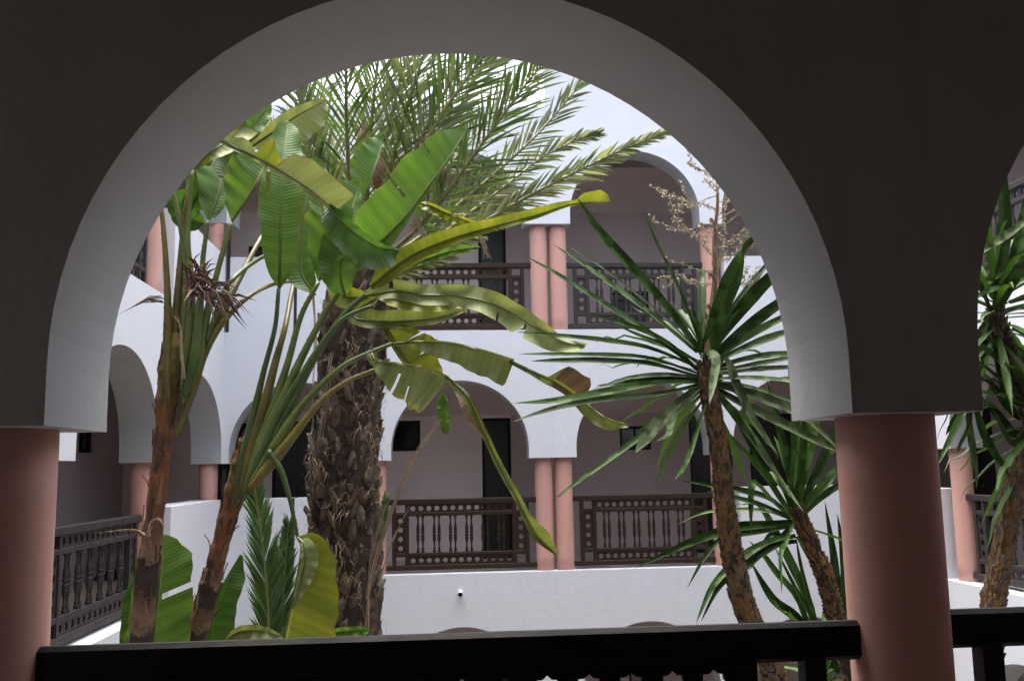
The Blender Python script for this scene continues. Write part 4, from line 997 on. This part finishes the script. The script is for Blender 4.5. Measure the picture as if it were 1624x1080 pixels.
YY = 4.9
y1 = thing('yucca', 'large yucca with a tall dry flower stalk and a golden scaly trunk, right of centre', 'yucca'); gy = at(1240, 1100, YY); y1.location = (gy.x, YY, ZG)
scaly(y1, [(1290, 1700), (1255, 1300), (1225, 1060), (1190, 985), (1172, 930), (1158, 860), (1150, 800), (1144, 740), (1136, 680), (1126, 630), (1118, 575)],
      [(0, .058), (.5, .048), (.62, .040), (.75, .036), (.9, .039), (.97, .038), (1, .03)], YY, [YB1, YB2, YB3], 1.5, 110, (.016, .038), 4, .22)
Wt = [  # (points, width px, mat)
    ([(1112, 560), (1050, 478), (990, 412), (945, 360), (915, 313)], 22, YG), ([(1110, 545), (1085, 480), (1062, 430), (1038, 380), (1017, 324)], 17, YG),
    ([(1105, 575), (1040, 535), (960, 485), (890, 440), (832, 405)], 22, YD), ([(1105, 560), (1040, 505), (980, 460), (925, 420), (878, 388)], 17, YG),
    ([(1108, 555), (1040, 492), (985, 448), (940, 415), (897, 390)], 9, YP), ([(1105, 585), (1060, 545), (1000, 517), (935, 500)], 11, YG),
    ([(1106, 588), (1060, 552), (1020, 535), (975, 515)], 12, YD), ([(1105, 582), (1030, 552), (960, 540), (880, 532), (820, 527)], 11, YG),
    ([(1105, 592), (1030, 568), (950, 563), (880, 562), (822, 562)], 10, YG), ([(1105, 597), (1030, 577), (950, 572), (885, 572), (842, 573)], 13, YD),
    ([(1106, 606), (1040, 608), (960, 622), (880, 636), (812, 640)], 18, YG), ([(1108, 612), (1040, 626), (960, 634), (880, 648), (815, 668)], 17, YG),
    ([(1108, 600), (1060, 595), (1000, 600), (940, 618)], 14, YG), ([(1108, 604), (1060, 600), (1000, 606), (945, 612)], 12, YD),
    ([(1112, 610), (1080, 640), (1045, 672), (1022, 700), (1008, 718)], 30, YP), ([(1110, 614), (1060, 660), (990, 712), (930, 755), (874, 795)], 15, YG),
    ([(1112, 618), (1070, 660), (1060, 690), (1040, 700)], 14, YD),
    ([(1120, 555), (1140, 500), (1165, 440), (1185, 395), (1199, 372)], 42, YG), ([(1124, 560), (1160, 510), (1200, 462), (1240, 425), (1275, 398)], 26, YG),
    ([(1126, 568), (1165, 535), (1210, 500), (1255, 468), (1300, 440)], 22, YD), ([(1128, 578), (1175, 555), (1225, 535), (1280, 520), (1320, 512)], 18, YG),
    ([(1126, 574), (1170, 545), (1215, 518), (1270, 492), (1310, 475)], 17, YG), ([(1128, 585), (1180, 570), (1230, 563), (1290, 562), (1330, 566)], 15, YG),
    ([(1128, 590), (1180, 582), (1230, 572), (1285, 566)], 12, YD), ([(1128, 596), (1180, 588), (1240, 584), (1300, 582)], 16, YG),
    ([(1128, 602), (1180, 600), (1240, 604), (1300, 615)], 17, YG), ([(1126, 608), (1180, 622), (1230, 640), (1280, 665), (1330, 712)], 24, YP),
    ([(1126, 612), (1175, 640), (1240, 672), (1300, 702), (1331, 716)], 22, YP), ([(1125, 606), (1170, 612), (1230, 628), (1290, 650)], 18, YG),
    ([(1124, 600), (1150, 570), (1165, 605), (1185, 650), (1210, 690), (1235, 722)], 22, YP), ([(1126, 612), (1160, 650), (1190, 700), (1225, 770), (1260, 830)], 17, YG),
    ([(1124, 610), (1165, 665), (1215, 730), (1250, 780), (1275, 812)], 13, YP),
    ([(1126, 616), (1100, 700), (1085, 740), (1070, 760)], 10, YG), ([(1124, 614), (1148, 690), (1158, 740), (1142, 760)], 10, YD),
    ([(1118, 590), (1128, 575), (1135, 600), (1125, 640), (1118, 665)], 26, YP), ([(1116, 585), (1122, 560), (1135, 570), (1130, 610), (1125, 640)], 18, YP),
    ([(1110, 560), (1108, 530), (1102, 505), (1096, 478)], 14, YG), ([(1116, 560), (1112, 540), (1118, 515), (1118, 490)], 20, YG),
    ([(1122, 556), (1160, 500), (1190, 455), (1232, 400)], 20, YD),
]
for i, (pts, w, m_) in enumerate(Wt):
    k = len(pts); dy = U(-.45, .15); pp = [(p[0], p[1], YY+dy*(j/(k-1))**1.2) for j, p in enumerate(pts)]
    yleaf(y1, pp, YY, w, m_, face_n(), .3)
rosette(y1, 1116, 588, YY, 46, .62, 15, 31, .25, (YG, YD, YD), -40, 75, lambda d: d.y < .15)
# flower stalk
fs_ = MB(); stalk = cr(W3([(1122, 560), (1128, 500), (1134, 440), (1133, 380), (1138, 320), (1136, 272)], YY), 50)
fs_.tube(stalk, [.020*(1-.85*i/49)+.002 for i in range(50)], 7, 0)
R_ = random.Random(8)
def twig(P, d, l, r, depth):
    pts = [P]; q = P; dd = d.copy()
    for i in range(6):
        dd = (dd+Vector((R_.uniform(-.25, .25), R_.uniform(-.25, .25), R_.uniform(-.15, .22)))).normalized(); q = q+dd*l/6; pts.append(q)
        for _ in range(R_.choice((2, 3, 3))):
            o_ = q+Vector((R_.uniform(-1, 1), R_.uniform(-1, 1), R_.uniform(-1, .8)))*.013; s = R_.uniform(.005, .0105)
            fs_.tube([q, o_], .0009, 3, 1, False)
            ax = Vector((R_.uniform(-1, 1), R_.uniform(-1, 1), R_.uniform(-1, 1))).normalized(); e1 = ax.orthogonal().normalized()*s*.6; e2 = ax.cross(e1)
            fs_.add([o_-ax*s, o_+e1, o_+e2, o_-e1, o_-e2, o_+ax*s*1.4], [(0, 1, 2), (0, 2, 3), (0, 3, 4), (0, 4, 1), (5, 2, 1), (5, 3, 2), (5, 4, 3), (5, 1, 4)], 1)
        if depth and R_.random() < .55: twig(q, (dd+Vector((R_.uniform(-1, 1), R_.uniform(-1, 1), R_.uniform(-.5, .8)))*.8).normalized(), l*.4, r*.6, depth-1)
    fs_.tube(pts, [r*(1-.7*i/6) for i in range(7)], 4, 1, False)
for i in range(19):
    t = .34+.64*i/18; j = int(t*49); az = i*2.4; l = .34*(1-abs(t-.62)*1.6)+.04
    d = Vector((math.cos(az), math.sin(az)*.7, R_.uniform(-.1, .45))).normalized()
    if i in (3, 5, 8): d = Vector((-1, -.2, U(.0, .5))).normalized(); l = .29
    if i in (4, 6, 9, 7): d = Vector((1, -.2, U(.0, .5))).normalized(); l = .30
    twig(stalk[j], d, l, .0035, 1)
for i in range(16):   # dry bracts round the stalk
    j = int(U(8, 34)); a = stalk[j]; d = Vector((U(-1, 1), U(-1, .2), U(-.2, 1))).normalized(); e = a+d*.05; f = e+Vector((0, 0, -.05)); w = Vector((.008, 0, .004))
    fs_.add([a-w, a+w, e+w, e-w, f], [(0, 1, 2, 3), (3, 2, 4)], 2)
fs_.build('flower_stalk', [BARKL, SEED, DRY], y1)
strands(y1, 'hanging_strand', [(1186, 905), (1190, 930), (1196, 960), (1200, 975)], YY-.05, 2, 2, .0012, [BARK], 3)

y2 = thing('yucca', 'smaller yucca whose dark leaning trunk stands left of the near right pink column', 'yucca'); y2.location = (at(1380, 1300, 5.8).x, 5.8, ZG)
Y5 = 5.8
scaly(y2, [(1450, 1700), (1400, 1300), (1345, 1040), (1325, 975), (1308, 915), (1290, 870), (1275, 835), (1264, 805)], [(0, .055), (.5, .046), (.75, .036), (.9, .034), (1, .030)], Y5, [YB1, YB2, YB2], 1.0, 80, (.016, .05), 6, .4)
W2 = [
    ([(1258, 815), (1252, 760), (1240, 700), (1228, 650), (1215, 600)], 18, YG), ([(1260, 812), (1262, 750), (1262, 690), (1258, 630), (1250, 580)], 22, YG),
    ([(1264, 812), (1275, 750), (1288, 690), (1296, 640), (1300, 590)], 22, YG), ([(1266, 812), (1290, 760), (1315, 710), (1338, 660), (1352, 630)], 22, YD),
    ([(1268, 815), (1300, 775), (1330, 740), (1360, 705)], 20, YD), ([(1262, 810), (1270, 740), (1276, 680), (1282, 600)], 16, YG),
    ([(1256, 812), (1235, 760), (1205, 710), (1180, 672), (1152, 640)], 17, YG), ([(1255, 815), (1225, 770), (1192, 730), (1155, 690), (1130, 655)], 16, YG),
    ([(1254, 818), (1220, 790), (1180, 778), (1130, 770), (1082, 762)], 12, YG), ([(1254, 820), (1210, 802), (1170, 790), (1120, 778)], 12, YD),
    ([(1254, 824), (1220, 812), (1180, 808), (1120, 812), (1072, 832)], 9, YG), ([(1252, 822), (1225, 795), (1195, 765), (1190, 800), (1192, 845)], 16, YG),
    ([(1256, 828), (1210, 832), (1160, 838), (1090, 862), (1008, 900)], 20, YG), ([(1256, 834), (1210, 842), (1150, 852), (1120, 880), (1090, 932)], 12, YD),
    ([(1262, 850), (1220, 858), (1170, 888), (1130, 930), (1104, 988)], 16, YG), ([(1264, 858), (1225, 866), (1180, 896), (1140, 930), (1112, 985)], 14, YD),
    ([(1258, 826), (1240, 850), (1222, 848), (1205, 870)], 12, YG), ([(1268, 822), (1300, 790), (1330, 770), (1362, 760)], 14, YG), ([(1272, 818), (1310, 770), (1345, 715), (1372, 660)], 14, YP),
    ([(1258, 826), (1246, 860), (1238, 880), (1240, 940)], 10, YG),
]
for i, (pts, w, m_) in enumerate(W2):
    k = len(pts); dy = U(-.4, .2); pp = [(p[0], p[1], Y5+dy*(j/(k-1))**1.2) for j, p in enumerate(pts)]
    yleaf(y2, pp, Y5, w, m_, face_n(), .3)
rosette(y2, 1260, 815, Y5, 30, .55, 14, 77, .2, (YG, YD), -30, 80, lambda d: d.y < .1)

y2b = thing('yucca', 'young low yucca with upright blades rising behind the foreground rail beside the near right column', 'yucca'); y2b.location = (at(1310, 1300, 6.2).x, 6.2, ZG)
scaly(y2b, [(1325, 1700), (1318, 1400), (1312, 1200), (1308, 1080)], [(0, .07), (1, .045)], 6.2, [YB1, YB2, YB2], .8, 40, (.02, .05), 9, .5)
for pts, w in (([(1310, 1060), (1322, 980), (1322, 900), (1308, 795)], 28), ([(1320, 1060), (1338, 980), (1338, 900), (1328, 815)], 24), ([(1330, 1060), (1345, 1000), (1356, 930), (1362, 860)], 22),
               ([(1300, 1070), (1285, 970), (1250, 890), (1215, 820), (1192, 790)], 30), ([(1300, 1075), (1270, 960), (1232, 910), (1210, 880), (1188, 858)], 16), ([(1298, 1075), (1270, 990), (1225, 950), (1190, 890)], 22), ([(1300, 1080), (1295, 1000), (1260, 930), (1225, 860)], 10),
               ([(1310, 1065), (1290, 980), (1270, 900), (1262, 850)], 12), ([(1325, 1065), (1380, 1000), (1420, 960), (1450, 940)], 22)):
    yleaf(y2b, pts, 6.2+U(-.2, .2), w, YD if w > 20 else YG, face_n(), .3)
rosette(y2b, 1310, 1085, 6.2, 26, .7, 16, 41, .3, (YG, YD), -20, 60)

y3 = thing('yucca', 'yucca at the right edge of the picture with a scaly leaning stem', 'yucca'); Y7 = 4.7; y3.location = (at(1570, 1200, Y7).x, Y7, ZG)
scaly(y3, [(1560, 1700), (1562, 1300), (1570, 1050), (1576, 955), (1590, 880), (1602, 810), (1618, 740), (1640, 670)], [(0, .06), (.6, .042), (.85, .042), (1, .036)], Y7, [YB1, YB3, YB3], 1.4, 90, (.016, .042), 12, .32)
scaly(y3, [(1640, 670), (1622, 620), (1600, 570), (1584, 520), (1578, 490)], [(0, .04), (1, .032)], Y7, [YB2, YB2, YB3], 1.0, 30, (.02, .05), 13, .5)
W4 = [([(1578, 495), (1585, 430), (1592, 350), (1590, 300), (1592, 245)], 30, YG), ([(1578, 495), (1572, 430), (1566, 380), (1572, 335)], 22, YG), ([(1580, 492), (1605, 430), (1618, 370), (1628, 300)], 24, YG),
      ([(1582, 495), (1610, 440), (1650, 380), (1690, 330)], 22, YG), ([(1574, 500), (1560, 470), (1540, 430), (1520, 400)], 20, YG), ([(1576, 498), (1560, 520), (1545, 560), (1530, 600)], 16, YP), ([(1584, 500), (1620, 490), (1660, 500), (1690, 520)], 16, YG),
      ([(1582, 505), (1600, 560), (1618, 600), (1626, 640)], 20, YG), ([(1578, 505), (1580, 550), (1588, 600), (1592, 640)], 18, YP), ([(1574, 500), (1562, 545), (1555, 590)], 12, YD),
      ([(1640, 340), (1600, 370), (1560, 395), (1520, 420)], 18, YP), ([(1650, 380), (1600, 420), (1560, 450), (1520, 470)], 16, YG), ([(1650, 420), (1610, 450), (1560, 465), (1510, 500)], 14, YG),
      ([(1650, 645), (1610, 600), (1580, 570), (1540, 540), (1500, 520)], 22, YG), ([(1650, 655), (1605, 620), (1570, 590), (1530, 560)], 20, YD), ([(1645, 660), (1600, 635), (1570, 610), (1540, 590)], 17, YG),
      ([(1640, 665), (1612, 660), (1580, 620), (1560, 590)], 18, YG), ([(1640, 668), (1620, 700), (1600, 700), (1575, 650)], 20, YG), ([(1636, 670), (1610, 690), (1575, 650), (1556, 630)], 20, YD),
      ([(1545, 640), (1560, 690), (1580, 725), (1602, 757)], 20, YG), ([(1530, 620), (1538, 680), (1545, 730), (1549, 774)], 13, YP), ([(1560, 600), (1530, 650), (1505, 700), (1487, 738)], 13, YG), ([(1540, 630), (1538, 670), (1520, 710), (1520, 720)], 8, YG),
      ([(1525, 640), (1510, 670), (1500, 690)], 9, YG), ([(1600, 480), (1640, 470), (1700, 480)], 14, YG), ([(1605, 520), (1640, 540), (1680, 580)], 16, YG)]
for i, (pts, w, m_) in enumerate(W4):
    k = len(pts); dy = U(-.2, .2); yleaf(y3, [(p[0], p[1], Y7+dy*(j/(k-1))) for j, p in enumerate(pts)], Y7, w, m_, face_n(), .3)
rosette(y3, 1580, 497, Y7, 44, .5, 14, 5, .25, (YG, YD, YG), -50, 75)
rosette(y3, 1646, 665, Y7, 40, .55, 16, 15, .3, (YG, YD), -50, 70)

# ---------------------------------------------------------------- camera, light, world
cam = bpy.data.cameras.new('camera'); co = bpy.data.objects.new('camera', cam); COL.objects.link(co)
cam.sensor_width = 36; cam.lens = FPX/1624*36; cam.clip_end = 500; cam.clip_start = .05
co.matrix_world = Matrix(((RT.x, UP.x, -FWD.x, CAM.x), (RT.y, UP.y, -FWD.y, CAM.y), (RT.z, UP.z, -FWD.z, CAM.z), (0, 0, 0, 1)))
sc.camera = co
w = bpy.data.worlds.new('World'); sc.world = w; w.use_nodes = True
nt = w.node_tree; bg = nt.nodes['Background']
sky = nt.nodes.new('ShaderNodeTexSky'); sky.sky_type = 'NISHITA'; sky.sun_disc = False
EL, AZ = math.radians(80), math.radians(335)     # azimuth clockwise from +Y
sky.sun_elevation = EL; sky.sun_rotation = AZ; sky.air_density = 1.0; sky.dust_density = 8.0
hs = nt.nodes.new('ShaderNodeHueSaturation'); hs.inputs['Saturation'].default_value = .6
nt.links.new(sky.outputs[0], hs.inputs['Color']); nt.links.new(hs.outputs[0], bg.inputs[0]); bg.inputs[1].default_value = .15
sl = bpy.data.lights.new('sun', 'SUN'); sl.energy = .5; sl.angle = math.radians(30); sl.color = (1, .98, .95)
so = bpy.data.objects.new('sun', sl); COL.objects.link(so)
sd = Vector((math.sin(AZ)*math.cos(EL), math.cos(AZ)*math.cos(EL), math.sin(EL)))
so.rotation_euler = sd.to_track_quat('Z', 'Y').to_euler()
sc.view_settings.view_transform = 'Standard'; sc.view_settings.look = 'None'; sc.view_settings.exposure = 2.4; sc.view_settings.gamma = 1
sc.render.engine = 'CYCLES'
sc.cycles.max_bounces = 10; sc.cycles.diffuse_bounces = 6; sc.cycles.transparent_max_bounces = 8
sc.cycles.use_denoising = True
sc.cycles.sample_clamp_indirect = 5
